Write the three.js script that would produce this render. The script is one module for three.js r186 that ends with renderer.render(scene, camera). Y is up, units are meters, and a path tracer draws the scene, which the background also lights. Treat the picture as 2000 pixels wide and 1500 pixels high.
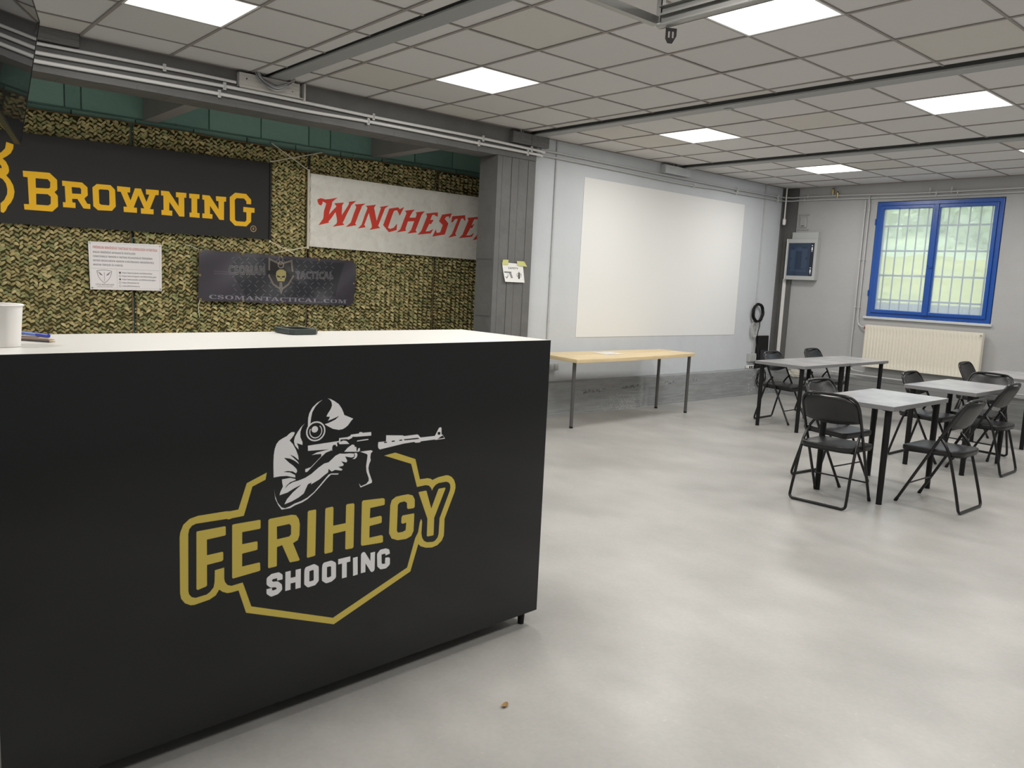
import * as THREE from 'three';
import { RoundedBoxGeometry } from 'three/addons/geometries/RoundedBoxGeometry.js';
import { RectAreaLightUniformsLib } from 'three/addons/lights/RectAreaLightUniformsLib.js';
import { mergeGeometries, toCreasedNormals } from 'three/addons/utils/BufferGeometryUtils.js';

// ---------------------------------------------------------------- camera, sky, light, exposure
const scene = new THREE.Scene();
const renderer = new THREE.WebGLRenderer({ antialias: true });
renderer.toneMapping = THREE.LinearToneMapping;
renderer.toneMappingExposure = 1.0;
renderer.shadowMap.enabled = true;
RectAreaLightUniformsLib.init();
const H = 3.011;                                   // underside of the suspended ceiling
const camera = new THREE.PerspectiveCamera(51.837, 2000 / 1500, 0.05, 200);
{
  const yaw = 0.7206, pitch = 0.1311, roll = 0.0472;
  const fwd = new THREE.Vector3(Math.sin(yaw) * Math.cos(pitch), -Math.sin(pitch), -Math.cos(yaw) * Math.cos(pitch));
  const right = new THREE.Vector3(Math.cos(yaw), 0, Math.sin(yaw)), up = new THREE.Vector3().crossVectors(right, fwd);
  camera.position.set(-10.788, 1.503, 6.361);
  camera.up.copy(up).multiplyScalar(Math.cos(roll)).addScaledVector(right, -Math.sin(roll));
  camera.lookAt(camera.position.clone().add(fwd));
}
scene.background = new THREE.Color().setRGB(1.7, 1.9, 2.05);   // overcast sky, seen only through the window
const LAMP = { intensity: 30, color: new THREE.Color().setRGB(1, 0.97, 0.925) };   // the ceiling panels' own light, set in their builder

// ---------------------------------------------------------------- helpers
let seed = 7;
const rnd = () => { seed = (seed * 1664525 + 1013904223) >>> 0; return seed / 4294967296; };
const rr = (a, b) => a + (b - a) * rnd();
const V = (x, y, z) => new THREE.Vector3(x, y, z);
const lin = (r, g, b) => new THREE.Color().setRGB(r, g, b);
const taken = new Map();
function numbered(n) { const k = taken.get(n) ?? 0; taken.set(n, k + 1); return k ? n + '_' + String(k).padStart(3, '0') : n; }
function lit(o) { o.castShadow = true; o.receiveShadow = true; return o; }
function part(parent, name, geo, mat, label) { const m = lit(new THREE.Mesh(geo, mat)); m.name = name; if (label) m.userData.label = label; parent.add(m); return m; }
function tag(o, label, category, group) { o.userData.label = label; o.userData.category = category; if (group) o.userData.group = group; return o; }
function thing(name, label, category, pos = [0, 0, 0], turn = 0, group) { const g = new THREE.Group(); g.name = numbered(name); g.position.set(...pos); g.rotation.y = turn; scene.add(g); return tag(g, label, category, group); }
function single(name, label, category, geo, mat, group) { const m = part(scene, numbered(name), geo, mat); return tag(m, label, category, group); }
function struct(name, geo, mat, label, category) { const m = geo ? part(scene, name, geo, mat) : new THREE.Group(); if (!geo) { m.name = name; scene.add(m); } m.userData.kind = 'structure'; if (label) m.userData.label = label; if (category) m.userData.category = category; return m; }
// uv in metres, taken across the face's main axis
function metric(g, s = 1) {
  g = g.index ? g.toNonIndexed() : g;
  const p = g.attributes.position, n = g.attributes.normal, uv = new Float32Array(p.count * 2);
  for (let i = 0; i < p.count; i++) {
    const ax = Math.abs(n.getX(i)), ay = Math.abs(n.getY(i)), az = Math.abs(n.getZ(i));
    let u, v;
    if (ax >= ay && ax >= az) { u = p.getZ(i); v = p.getY(i); } else if (ay >= az) { u = p.getX(i); v = p.getZ(i); } else { u = p.getX(i); v = p.getY(i); }
    uv[i * 2] = u / s; uv[i * 2 + 1] = v / s;
  }
  g.setAttribute('uv', new THREE.BufferAttribute(uv, 2)); return g;
}
// box from corner to corner
function bx(x0, x1, y0, y1, z0, z1) { const g = new THREE.BoxGeometry(x1 - x0, y1 - y0, z1 - z0); g.translate((x0 + x1) / 2, (y0 + y1) / 2, (z0 + z1) / 2); return g; }
function rbx(x0, x1, y0, y1, z0, z1, r = 0.004, s = 2) { const g = new RoundedBoxGeometry(x1 - x0, y1 - y0, z1 - z0, s, r); g.translate((x0 + x1) / 2, (y0 + y1) / 2, (z0 + z1) / 2); return g; }
const flat = (list) => mergeGeometries(list.map((g) => { const q = g.index ? g.toNonIndexed() : g; for (const k of Object.keys(q.attributes)) if (!['position', 'normal', 'uv'].includes(k)) q.deleteAttribute(k); return q; }));
function tube(pts, r, seg = 24, rad = 8, closed = false, tension = 0.5) { return new THREE.TubeGeometry(new THREE.CatmullRomCurve3(pts.map((p) => V(...p)), closed, 'centripetal', tension), seg, r, rad, closed); }
function rod(a, b, r0, r1 = r0, seg = 16) { const A = V(...a), B = V(...b), d = B.clone().sub(A), g = new THREE.CylinderGeometry(r1, r0, d.length(), seg); g.applyQuaternion(new THREE.Quaternion().setFromUnitVectors(V(0, 1, 0), d.clone().normalize())); g.translate(...A.add(B).multiplyScalar(0.5).toArray()); return g; }
const smoothed = (g, a = 0.6) => toCreasedNormals(g, a);

// tileable value noise
function noise2(seedN) {
  const h = (x, y) => { let n = Math.imul(x, 374761393) + Math.imul(y, 668265263) + Math.imul(seedN, 2246822519); n = Math.imul(n ^ (n >>> 13), 1274126177); return ((n ^ (n >>> 16)) >>> 0) / 4294967296; };
  return (x, y, per) => { const ix = Math.floor(x), iy = Math.floor(y), fx = x - ix, fy = y - iy, m = (a) => ((a % per) + per) % per, s = fx * fx * (3 - 2 * fx), t = fy * fy * (3 - 2 * fy); const a = h(m(ix), m(iy)), b = h(m(ix + 1), m(iy)), c = h(m(ix), m(iy + 1)), d = h(m(ix + 1), m(iy + 1)); return a + (b - a) * s + (c - a) * t + (a - b - c + d) * s * t; };
}
function fbm(n, x, y, per, oct) { let s = 0, a = 0.5, t = 0; for (let i = 0; i < oct; i++) { s += a * n(x, y, per); t += a; a *= 0.5; x *= 2; y *= 2; per *= 2; } return s / t; }
function dataTex(size, fn, srgb = false, rep = 1) {
  const d = new Uint8Array(size * size * 4);
  for (let y = 0; y < size; y++) for (let x = 0; x < size; x++) { const c = fn(x / size, y / size), o = (y * size + x) * 4; const a = Array.isArray(c) ? c : [c, c, c]; for (let k = 0; k < 3; k++) d[o + k] = Math.max(0, Math.min(255, a[k] * 255)); d[o + 3] = 255; }
  const t = new THREE.DataTexture(d, size, size); t.wrapS = t.wrapT = THREE.RepeatWrapping; t.magFilter = THREE.LinearFilter; t.minFilter = THREE.LinearFilter; if (srgb) t.colorSpace = THREE.SRGBColorSpace; t.repeat.set(rep, rep); t.needsUpdate = true; return t;
}
function canvasTex(w, h, draw, srgb = true) {
  const c = document.createElement('canvas'); c.width = w; c.height = h; const g = c.getContext('2d'); draw(g, w, h);
  const t = new THREE.CanvasTexture(c); if (srgb) t.colorSpace = THREE.SRGBColorSpace; t.magFilter = THREE.LinearFilter; t.needsUpdate = true; return t;
}
const std = (o) => new THREE.MeshStandardMaterial(o);
const phys = (o) => new THREE.MeshPhysicalMaterial(o);

// ---------------------------------------------------------------- materials
const n1 = noise2(11), n2 = noise2(29), n3 = noise2(53);
const floorMap = dataTex(1024, (u, v) => { const a = fbm(n1, u * 5, v * 5, 5, 5), b = fbm(n2, u * 24, v * 12, 12, 3), c = n3(u * 260, v * 260, 260); const s = 0.64 + (a - 0.5) * 0.13 + (b - 0.5) * 0.05 + (c - 0.5) * 0.02 + (c > 0.985 ? 0.06 : 0); return [s * 1.0, s * 0.992, s * 0.972]; }, true);
const floorRough = dataTex(512, (u, v) => 0.36 + (fbm(n2, u * 6, v * 6, 6, 4) - 0.5) * 0.14);
const floorBump = dataTex(512, (u, v) => fbm(n3, u * 20, v * 20, 20, 4));
const plasterBump = dataTex(512, (u, v) => fbm(n1, u * 14, v * 14, 14, 5));
const paintVar = (r, g, b, amp, f = 4) => dataTex(256, (u, v) => { const a = 1 + (fbm(n2, u * f, v * f, f, 5) - 0.5) * amp; return [r * a, g * a, b * a]; }, true);
const M = {
  floor: std({ map: floorMap, roughnessMap: floorRough, roughness: 1, bumpMap: floorBump, bumpScale: 0.0012 }),
  wall: std({ map: paintVar(0.77, 0.787, 0.803, 0.05), roughness: 0.8, bumpMap: plasterBump, bumpScale: 0.0025 }),
  wallGrey: std({ map: paintVar(0.66, 0.66, 0.66, 0.05), roughness: 0.8, bumpMap: plasterBump, bumpScale: 0.0025 }),
  white: std({ color: lin(0.8, 0.79, 0.77), roughness: 0.75, bumpMap: plasterBump, bumpScale: 0.0012 }),
  concrete: std({ map: paintVar(0.405, 0.405, 0.4, 0.16, 6), roughness: 0.62, bumpMap: plasterBump, bumpScale: 0.006 }),
  darkBand: std({ map: paintVar(0.36, 0.36, 0.355, 0.1, 6), roughness: 0.7, bumpMap: plasterBump, bumpScale: 0.003 }),
  voidDark: std({ color: lin(0.05, 0.05, 0.05), roughness: 0.95 }),
  steel: std({ color: lin(0.34, 0.345, 0.34), roughness: 0.55 }),
  runner: std({ color: lin(0.3, 0.27, 0.25), roughness: 0.6 }),
  pipe: std({ color: lin(0.68, 0.68, 0.665), roughness: 0.45 }),
  pipeGrey: std({ color: lin(0.46, 0.47, 0.47), roughness: 0.5 }),
  clip: std({ color: lin(0.58, 0.58, 0.565), roughness: 0.5 }),
  galv: std({ color: lin(0.4, 0.4, 0.385), roughness: 0.45, metalness: 0.8 }),
  blackMetal: std({ color: lin(0.006, 0.006, 0.0065), roughness: 0.27 }),
  blackMatt: phys({ color: lin(0.006, 0.006, 0.0065), roughness: 0.5, specularIntensity: 0.6 }),
  pad: std({ color: lin(0.01, 0.0105, 0.011), roughness: 0.36, bumpMap: plasterBump, bumpScale: 0.0006 }),
  greyTube: std({ color: lin(0.09, 0.09, 0.088), roughness: 0.4 }),
  plasticWhite: std({ color: lin(0.74, 0.73, 0.7), roughness: 0.45 }),
  plasticGrey: std({ color: lin(0.42, 0.43, 0.43), roughness: 0.5 }),
  cream: std({ color: lin(0.72, 0.68, 0.58), roughness: 0.4 }),
  blue: std({ color: lin(0.012, 0.075, 0.34), roughness: 0.28, bumpMap: plasterBump, bumpScale: 0.001 }),
  brass: std({ color: lin(0.55, 0.42, 0.16), roughness: 0.3, metalness: 0.9 }),
  cord: std({ color: lin(0.85, 0.79, 0.6), roughness: 0.8 }),
};

// outlines of the printed lettering and emblems, in millimetres on each panel or banner (from its lower left corner)
const GOLD = [[[[744,795],[677,770],[650,690],[623,689],[612,691],[524,692],[499,687],[480,672],[471,650],[469,635],[469,462],[472,444],[483,427],[500,416],[512,414],[558,419],[578,428],[589,444],[599,434],[615,426],[628,425],[651,426],[676,345],[997,217],[1322,335],[1355,435],[1366,424],[1391,413],[1421,408],[1447,412],[1468,426],[1477,443],[1478,460],[1478,512],[1522,608],[1527,626],[1526,641],[1518,660],[1505,674],[1489,682],[1477,684],[1442,682],[1427,679],[1412,675],[1403,681],[1389,685],[1353,686],[1329,766],[1238,801],[1189,796],[1310,750],[1340,658],[1381,659],[1396,655],[1406,645],[1412,633],[1417,643],[1428,653],[1442,658],[1478,658],[1491,654],[1499,644],[1501,633],[1499,621],[1453,518],[1451,456],[1446,442],[1434,432],[1423,430],[1396,434],[1381,443],[1372,457],[1368,474],[1370,521],[1364,532],[1358,517],[1352,482],[1339,461],[1306,354],[993,242],[694,362],[665,449],[628,447],[615,453],[607,465],[605,476],[605,512],[575,510],[574,471],[571,456],[560,444],[549,438],[516,436],[504,441],[496,452],[494,464],[495,640],[498,655],[506,664],[518,668],[612,666],[620,663],[630,665],[668,666],[696,756],[740,772]]],[[[519,642],[522,644],[607,644],[610,641],[610,616],[607,614],[551,612],[551,563],[599,564],[602,561],[602,538],[598,534],[551,532],[551,467],[548,464],[522,459],[518,463]]],[[[630,643],[634,645],[721,644],[724,641],[724,617],[721,614],[663,614],[663,575],[711,575],[714,572],[714,549],[711,546],[663,544],[663,502],[720,503],[723,500],[724,477],[720,474],[633,469],[630,473]]],[[[750,637],[755,641],[832,641],[848,637],[858,622],[862,604],[861,566],[855,550],[838,543],[863,481],[859,478],[828,479],[825,483],[799,544],[781,541],[781,478],[777,476],[753,476],[750,479]],[[780,610],[824,611],[830,604],[830,575],[824,569],[781,568]]],[[[890,640],[894,644],[919,644],[922,640],[921,484],[917,482],[892,481],[889,485]]],[[[956,638],[959,642],[984,643],[988,638],[988,575],[1037,575],[1037,639],[1042,642],[1067,641],[1071,636],[1071,482],[1066,478],[1041,479],[1037,483],[1037,547],[988,546],[988,485],[985,481],[958,481],[955,486]]],[[[1101,640],[1106,645],[1190,640],[1198,635],[1198,615],[1193,613],[1137,612],[1136,575],[1181,576],[1187,571],[1187,550],[1182,548],[1136,546],[1136,503],[1187,503],[1194,498],[1195,476],[1189,474],[1106,479],[1101,484]]],[[[1222,608],[1228,626],[1246,636],[1269,637],[1300,637],[1322,629],[1332,612],[1333,583],[1327,579],[1303,580],[1298,584],[1296,605],[1285,612],[1264,611],[1256,604],[1255,506],[1260,498],[1281,497],[1294,501],[1296,529],[1279,528],[1273,533],[1274,555],[1279,560],[1330,559],[1332,555],[1331,491],[1321,473],[1298,466],[1259,469],[1232,481],[1220,503]]],[[[1348,636],[1352,638],[1382,638],[1386,636],[1411,564],[1441,632],[1444,636],[1473,636],[1477,634],[1475,627],[1427,524],[1427,459],[1425,455],[1398,456],[1394,460],[1394,527]]]];
const SHOOTING = [[0,[[792,427],[792,439],[785,445],[765,445],[755,439],[755,426],[763,418],[781,415],[790,406],[791,396],[782,389],[764,387],[755,395],[755,407]]],[0,[[821,450],[821,384]]],[0,[[858,449],[858,382]]],[0,[[821,416],[859,415]]],[1,[[891,441],[915,444],[925,437],[926,394],[918,387],[898,386],[890,394],[890,433]]],[1,[[958,441],[981,442],[992,435],[993,391],[983,385],[967,384],[957,392],[957,432]]],[0,[[1010,441],[1059,441]]],[0,[[1035,439],[1036,377]]],[0,[[1079,443],[1081,376]]],[0,[[1113,378],[1112,445],[1152,382],[1152,446]]],[0,[[1217,423],[1215,435],[1206,439],[1187,439],[1180,432],[1182,392],[1191,383],[1209,382],[1218,388],[1218,403],[1206,404]]]];
const MARKSMAN = [[[[956,1019],[968,1016],[984,1008],[1001,996],[1013,980],[1020,966],[1023,957],[1059,941],[1051,934],[1039,920],[1029,913],[1018,908],[1003,907],[980,913],[960,924],[948,932],[963,935],[989,944],[1003,955],[982,948],[960,942],[965,949],[968,955],[954,957],[959,966],[970,981],[975,993],[973,1005],[966,1014]]],[[[941,1016],[920,1007],[902,992],[891,974],[887,958],[886,926],[896,940],[898,957],[902,976],[914,995],[927,1007]]],[[[876,942],[862,931],[850,916],[840,900],[837,886],[840,872],[854,856],[853,867],[848,878],[868,870],[868,880],[860,898],[860,915],[866,931]]],[[[840,915],[835,917],[828,917],[819,912],[812,906],[797,900],[785,894],[776,884],[770,868],[767,849],[766,824],[767,775],[789,776],[813,774],[834,767],[844,764],[843,773],[825,784],[802,789],[816,790],[834,786],[846,778],[850,784],[848,792],[837,804],[821,817],[803,835],[824,830],[840,821],[857,807],[852,816],[836,832],[824,843],[839,835],[855,821],[853,836],[845,857],[833,878],[822,890],[830,898],[838,908]]],[[[796,765],[825,766],[843,760],[846,756],[825,751],[813,742],[807,733],[819,744],[834,750],[856,753],[880,759],[902,769],[927,786],[949,798],[966,800],[978,809],[991,819],[1008,825],[1028,822],[1048,821],[1065,818],[1066,807],[1055,805],[1030,812],[1039,796],[1035,790],[1015,797],[1025,785],[1022,780],[1004,779],[1021,768],[1016,764],[992,770],[978,766],[966,777],[965,765],[950,757],[931,745],[900,732],[903,739],[890,735],[882,720],[875,706],[856,695],[832,686],[805,680],[814,696],[835,716],[865,737],[841,729],[816,718],[788,713],[791,725],[800,741],[797,753]]],[[[769,740],[773,714],[782,690],[796,672],[808,667],[826,671],[841,677],[866,682],[888,690],[913,706],[935,727],[966,757],[976,760],[1006,756],[1003,752],[976,756],[960,744],[938,723],[913,701],[888,684],[869,676],[844,671],[826,664],[796,664],[784,681],[773,705]]],[[[887,866],[1004,869],[1005,879],[1038,879],[1050,883],[1059,878],[1054,873],[1042,869],[1034,872],[1010,873],[1010,866],[997,864],[999,851],[994,851],[992,857],[982,857],[979,850],[979,837],[971,844],[888,848]]],[[[901,832],[920,839],[971,845],[975,839],[955,834],[936,820],[886,777],[879,778],[879,788],[899,792],[938,824],[937,832],[917,833]]],[[[1002,864],[1022,869],[1034,866],[1046,854],[1007,857]]],[[[1048,879],[1050,886],[1083,887],[1084,891],[1093,891],[1098,888],[1133,887],[1134,875],[1131,874],[1073,876]]],[[[1076,863],[1122,864],[1122,860],[1075,859]]],[[[1027,831],[1039,842],[1057,851],[1066,848],[1067,842],[1074,840],[1075,825],[1079,827],[1081,834],[1088,836],[1089,826],[1084,822],[1025,829]]],[[[1066,820],[1076,819],[1079,812],[1076,803],[1068,798],[1058,800],[1066,803],[1069,810]]],[[[1088,822],[1135,822],[1142,817],[1134,811],[1132,797],[1134,785],[1128,773],[1125,759],[1128,744],[1142,709],[1140,703],[1094,693],[1086,711],[1096,698],[1117,703],[1127,712],[1127,722],[1117,747],[1115,768],[1118,789],[1120,805],[1117,810]]],[[[1164,848],[1196,847],[1196,869],[1269,861],[1275,858],[1333,858],[1339,856],[1349,845],[1416,844],[1434,872],[1441,875],[1447,872],[1448,846],[1453,845],[1465,830],[1464,828],[1420,828],[1416,830],[1352,830],[1347,826],[1327,827],[1321,831],[1275,830],[1171,820],[1164,826],[1162,837]],[[1188,846],[1200,845],[1200,841],[1188,842]],[[1221,846],[1234,846],[1234,842],[1221,842]],[[1254,846],[1266,846],[1267,842],[1255,842]],[[1274,846],[1337,845],[1344,840],[1277,842]],[[1429,857],[1442,856],[1442,846],[1430,847]],[[1430,831],[1453,842],[1462,832]]]];
const MUFF = [[[916,911],[949,908],[916,880]],[[916,911],[938,909],[916,889]],[[912,918],[924,917],[913,907]]];
const BROWN_LETTERS = [[[[528,426],[717,432],[771,382],[771,305],[750,282],[773,254],[773,168],[730,123],[532,122],[529,166],[565,167],[560,378],[530,379]],[[616,377],[702,379],[720,358],[718,315],[704,306],[616,302]],[[617,255],[699,259],[721,241],[719,184],[701,170],[616,169]]],[[[807,381],[958,383],[998,348],[999,282],[972,253],[993,213],[1017,211],[1016,170],[963,171],[919,244],[880,241],[881,213],[904,212],[904,168],[810,167],[809,208],[830,208],[826,339],[808,339]],[[878,337],[940,338],[949,327],[948,288],[881,285]]],[[[1035,352],[1070,384],[1177,386],[1212,350],[1215,210],[1183,170],[1073,166],[1039,196]],[[1084,336],[1094,342],[1156,344],[1165,334],[1165,224],[1159,214],[1099,215],[1086,225]]],[[[1228,384],[1336,385],[1334,340],[1310,340],[1336,274],[1374,382],[1424,384],[1468,274],[1492,339],[1465,339],[1464,384],[1572,386],[1570,342],[1544,341],[1496,215],[1526,215],[1525,171],[1420,169],[1419,216],[1448,216],[1402,324],[1361,216],[1388,216],[1387,172],[1278,170],[1277,216],[1306,217],[1257,339],[1229,338]]],[[[1589,385],[1656,385],[1738,262],[1738,339],[1716,341],[1716,384],[1808,386],[1806,343],[1788,342],[1788,173],[1743,172],[1659,292],[1657,218],[1683,217],[1682,172],[1591,173],[1591,216],[1609,217],[1609,342],[1590,343]]],[[[1832,384],[1926,386],[1924,345],[1904,344],[1904,218],[1926,217],[1926,174],[1834,175],[1834,216],[1852,215],[1852,342],[1832,344]]],[[[1950,385],[2017,385],[2098,267],[2097,340],[2075,344],[2073,385],[2168,387],[2166,343],[2148,342],[2148,173],[2106,173],[2020,292],[2020,219],[2043,217],[2042,176],[1950,176],[1950,218],[1970,218],[1968,341],[1950,343]]],[[[2200,389],[2251,435],[2360,435],[2410,386],[2410,343],[2363,341],[2361,366],[2338,390],[2264,386],[2248,367],[2252,186],[2267,173],[2351,174],[2364,190],[2363,263],[2331,265],[2332,312],[2445,311],[2445,266],[2412,265],[2411,179],[2364,131],[2252,130],[2203,176]]]];
const ANTLER = [[424,635],[473,622],[469,588],[451,551],[426,526],[395,503],[416,483],[432,448],[436,416],[430,394],[415,376],[439,347],[460,305],[468,255],[460,209],[442,169],[419,138],[404,101],[387,82],[369,89],[370,156],[396,184],[416,230],[419,269],[411,312],[390,344],[357,360],[342,386],[354,425],[387,429],[382,448],[366,461],[345,487],[357,526],[391,555],[414,584]];
const REGISTERED = [[2436,115],[2463,117]];
const RED_LETTERS = [[[117,262],[157,326],[191,486],[154,501],[149,482],[134,457],[104,468],[93,495],[98,516],[133,532],[164,529],[185,524],[242,535],[325,556],[294,533],[263,507],[229,376],[308,465],[284,495],[395,513],[372,482],[374,382],[457,512],[449,525],[543,545],[482,495],[430,396],[384,307],[405,286],[273,257],[315,292],[320,312],[304,408],[222,304],[233,295]],[[525,506],[654,529],[613,498],[530,310],[546,294],[422,266],[475,315],[542,482]],[[660,505],[783,529],[759,493],[794,360],[844,501],[826,509],[944,535],[896,501],[812,308],[839,288],[709,259],[736,288],[736,307],[698,434],[643,307],[660,282],[564,262],[607,302],[680,485]],[[951,503],[1070,529],[1088,510],[1144,538],[1090,439],[1056,495],[1020,489],[1006,471],[936,298],[965,288],[1012,304],[1057,354],[1051,282],[949,252],[874,322]],[[1157,500],[1284,524],[1251,493],[1214,430],[1296,437],[1310,478],[1294,494],[1420,518],[1378,474],[1301,301],[1317,277],[1193,255],[1240,296],[1279,397],[1197,388],[1167,303],[1176,284],[1052,257],[1101,296],[1176,476]],[[1440,495],[1597,522],[1599,475],[1577,476],[1550,492],[1525,487],[1499,428],[1534,434],[1544,427],[1510,383],[1488,386],[1438,296],[1488,302],[1544,332],[1515,281],[1328,253],[1376,296],[1454,465]],[[1656,501],[1792,529],[1762,461],[1751,491],[1716,483],[1694,458],[1748,410],[1705,282],[1535,246],[1580,330],[1594,292],[1639,300],[1671,386],[1618,425]],[[1800,495],[1983,524],[1992,462],[1976,463],[1958,485],[1931,480],[1853,300],[1874,281],[1756,249],[1806,297],[1885,474],[1845,468],[1810,428],[1787,426]],[[2019,496],[2162,519],[2190,524],[2192,476],[2156,494],[2115,488],[2081,416],[2121,435],[2093,382],[2069,385],[2015,291],[2070,297],[2127,334],[2098,283],[1908,254],[1960,297],[2034,468]],[[2110,246],[2160,301],[2227,484],[2212,504],[2402,537],[2461,514],[2436,436],[2353,386],[2400,313],[2451,300],[2330,275],[2276,364],[2262,362],[2230,290],[2252,275]]];
const TACTICAL = {"txt":[[92,54],[1558,32],[92,92]],"mid1":[[282,287],[656,298],[282,371]],"mid2":[[974,273],[1395,284],[974,343]],"shield":[[692,454],[807,408],[933,447],[948,297],[896,213],[818,158],[736,208],[694,287]],"skull":[[770,334],[799,356],[842,356],[870,338],[873,294],[861,261],[852,240],[783,240],[774,266],[766,290]],"ring":[[816,401],[846,402]],"sword":[[805,227],[826,227],[829,154],[814,114],[801,154]],"gren":[[816,461],[837,462]],"bar":[[672,342],[974,339],[974,302],[672,304]]};
const LEAF = [-9.029, 4.401];

// ---------------------------------------------------------------- the room
struct('floor', metric(bx(-12.8, 0.3, -0.12, 0, -1.4, 8.5), 3.2), M.floor, 'grey painted concrete floor', 'floor');
struct('wall_back', metric(bx(-5.1, 0, 0, 3.5, -0.15, 0), 1.3), M.wall, 'light grey wall with the white projection area', 'wall');
{ // window wall, built round its opening
  const z0 = 1.352, z1 = 2.893, y0 = 1.232, y1 = 2.768;
  struct('wall_right', metric(flat([bx(0, 0.3, 0, 3.5, -1.4, z0), bx(0, 0.3, 0, 3.5, z1, 8.5), bx(0, 0.3, 0, y0, z0, z1), bx(0, 0.3, y1, 3.5, z0, z1)]), 1.3), M.wallGrey, 'grey wall with the blue window', 'wall');
}
struct('wall_front', metric(bx(-12.8, 0.3, 0, 3.5, 8.3, 8.5), 1.3), M.wallGrey);
struct('wall_left', metric(bx(-12.8, -12.6, 0, 3.5, -1.4, 8.3), 1.3), M.wallGrey);
struct('ceiling_alcove', bx(-12.6, -3.9, 3.3, 3.42, -1.243, -0.16), M.white);
struct('wall_alcove_right', metric(bx(-3.9, -3.75, 0, 3.5, -1.4, -0.15), 1.3), M.wallGrey);

{ // green painted block wall behind the netting; the courses that show are built block by block
  const mats = [[0.24, 0.42, 0.35], [0.27, 0.46, 0.385], [0.215, 0.385, 0.325]].map(([r, g, b]) => std({ map: null, color: lin(r, g, b), roughness: 0.6, bumpMap: plasterBump, bumpScale: 0.006 }));
  const w = struct('wall_alcove_back', metric(bx(-12.6, -3.9, 0, 3.5, -1.4, -1.243), 1.3), mats[2], 'green painted block wall above the netting', 'wall');
  const rows = [[2.262, 0.235, [-9.86, 0.5]], [2.503, 0.235, [-9.64, 0.5]], [2.744, 0.25, null], [3.0, 0.24, [-9.72, 0.5]]];
  const special = [-10.2, -9.69, -9.19, -9.065, -8.53, -8.0, -7.5, -7.0, -6.76, -6.24, -5.72, -5.2, -4.7, -4.2];
  for (const [y, h, run] of rows) {
    const xs = run ? Array.from({ length: 12 }, (_, i) => run[0] + i * run[1]) : special;
    for (let i = 0; i + 1 < xs.length; i++) {
      if (xs[i + 1] > -3.95) break;
      const g = rbx(xs[i] + 0.004, xs[i + 1] - 0.004, y + 0.003, y + h - 0.003, -1.25, -1.225 + rr(-0.004, 0.003), 0.003, 1);
      part(w, 'block', metric(g, 0.9), mats[Math.floor(rnd() * 3)]);
    }
  }
}
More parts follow.
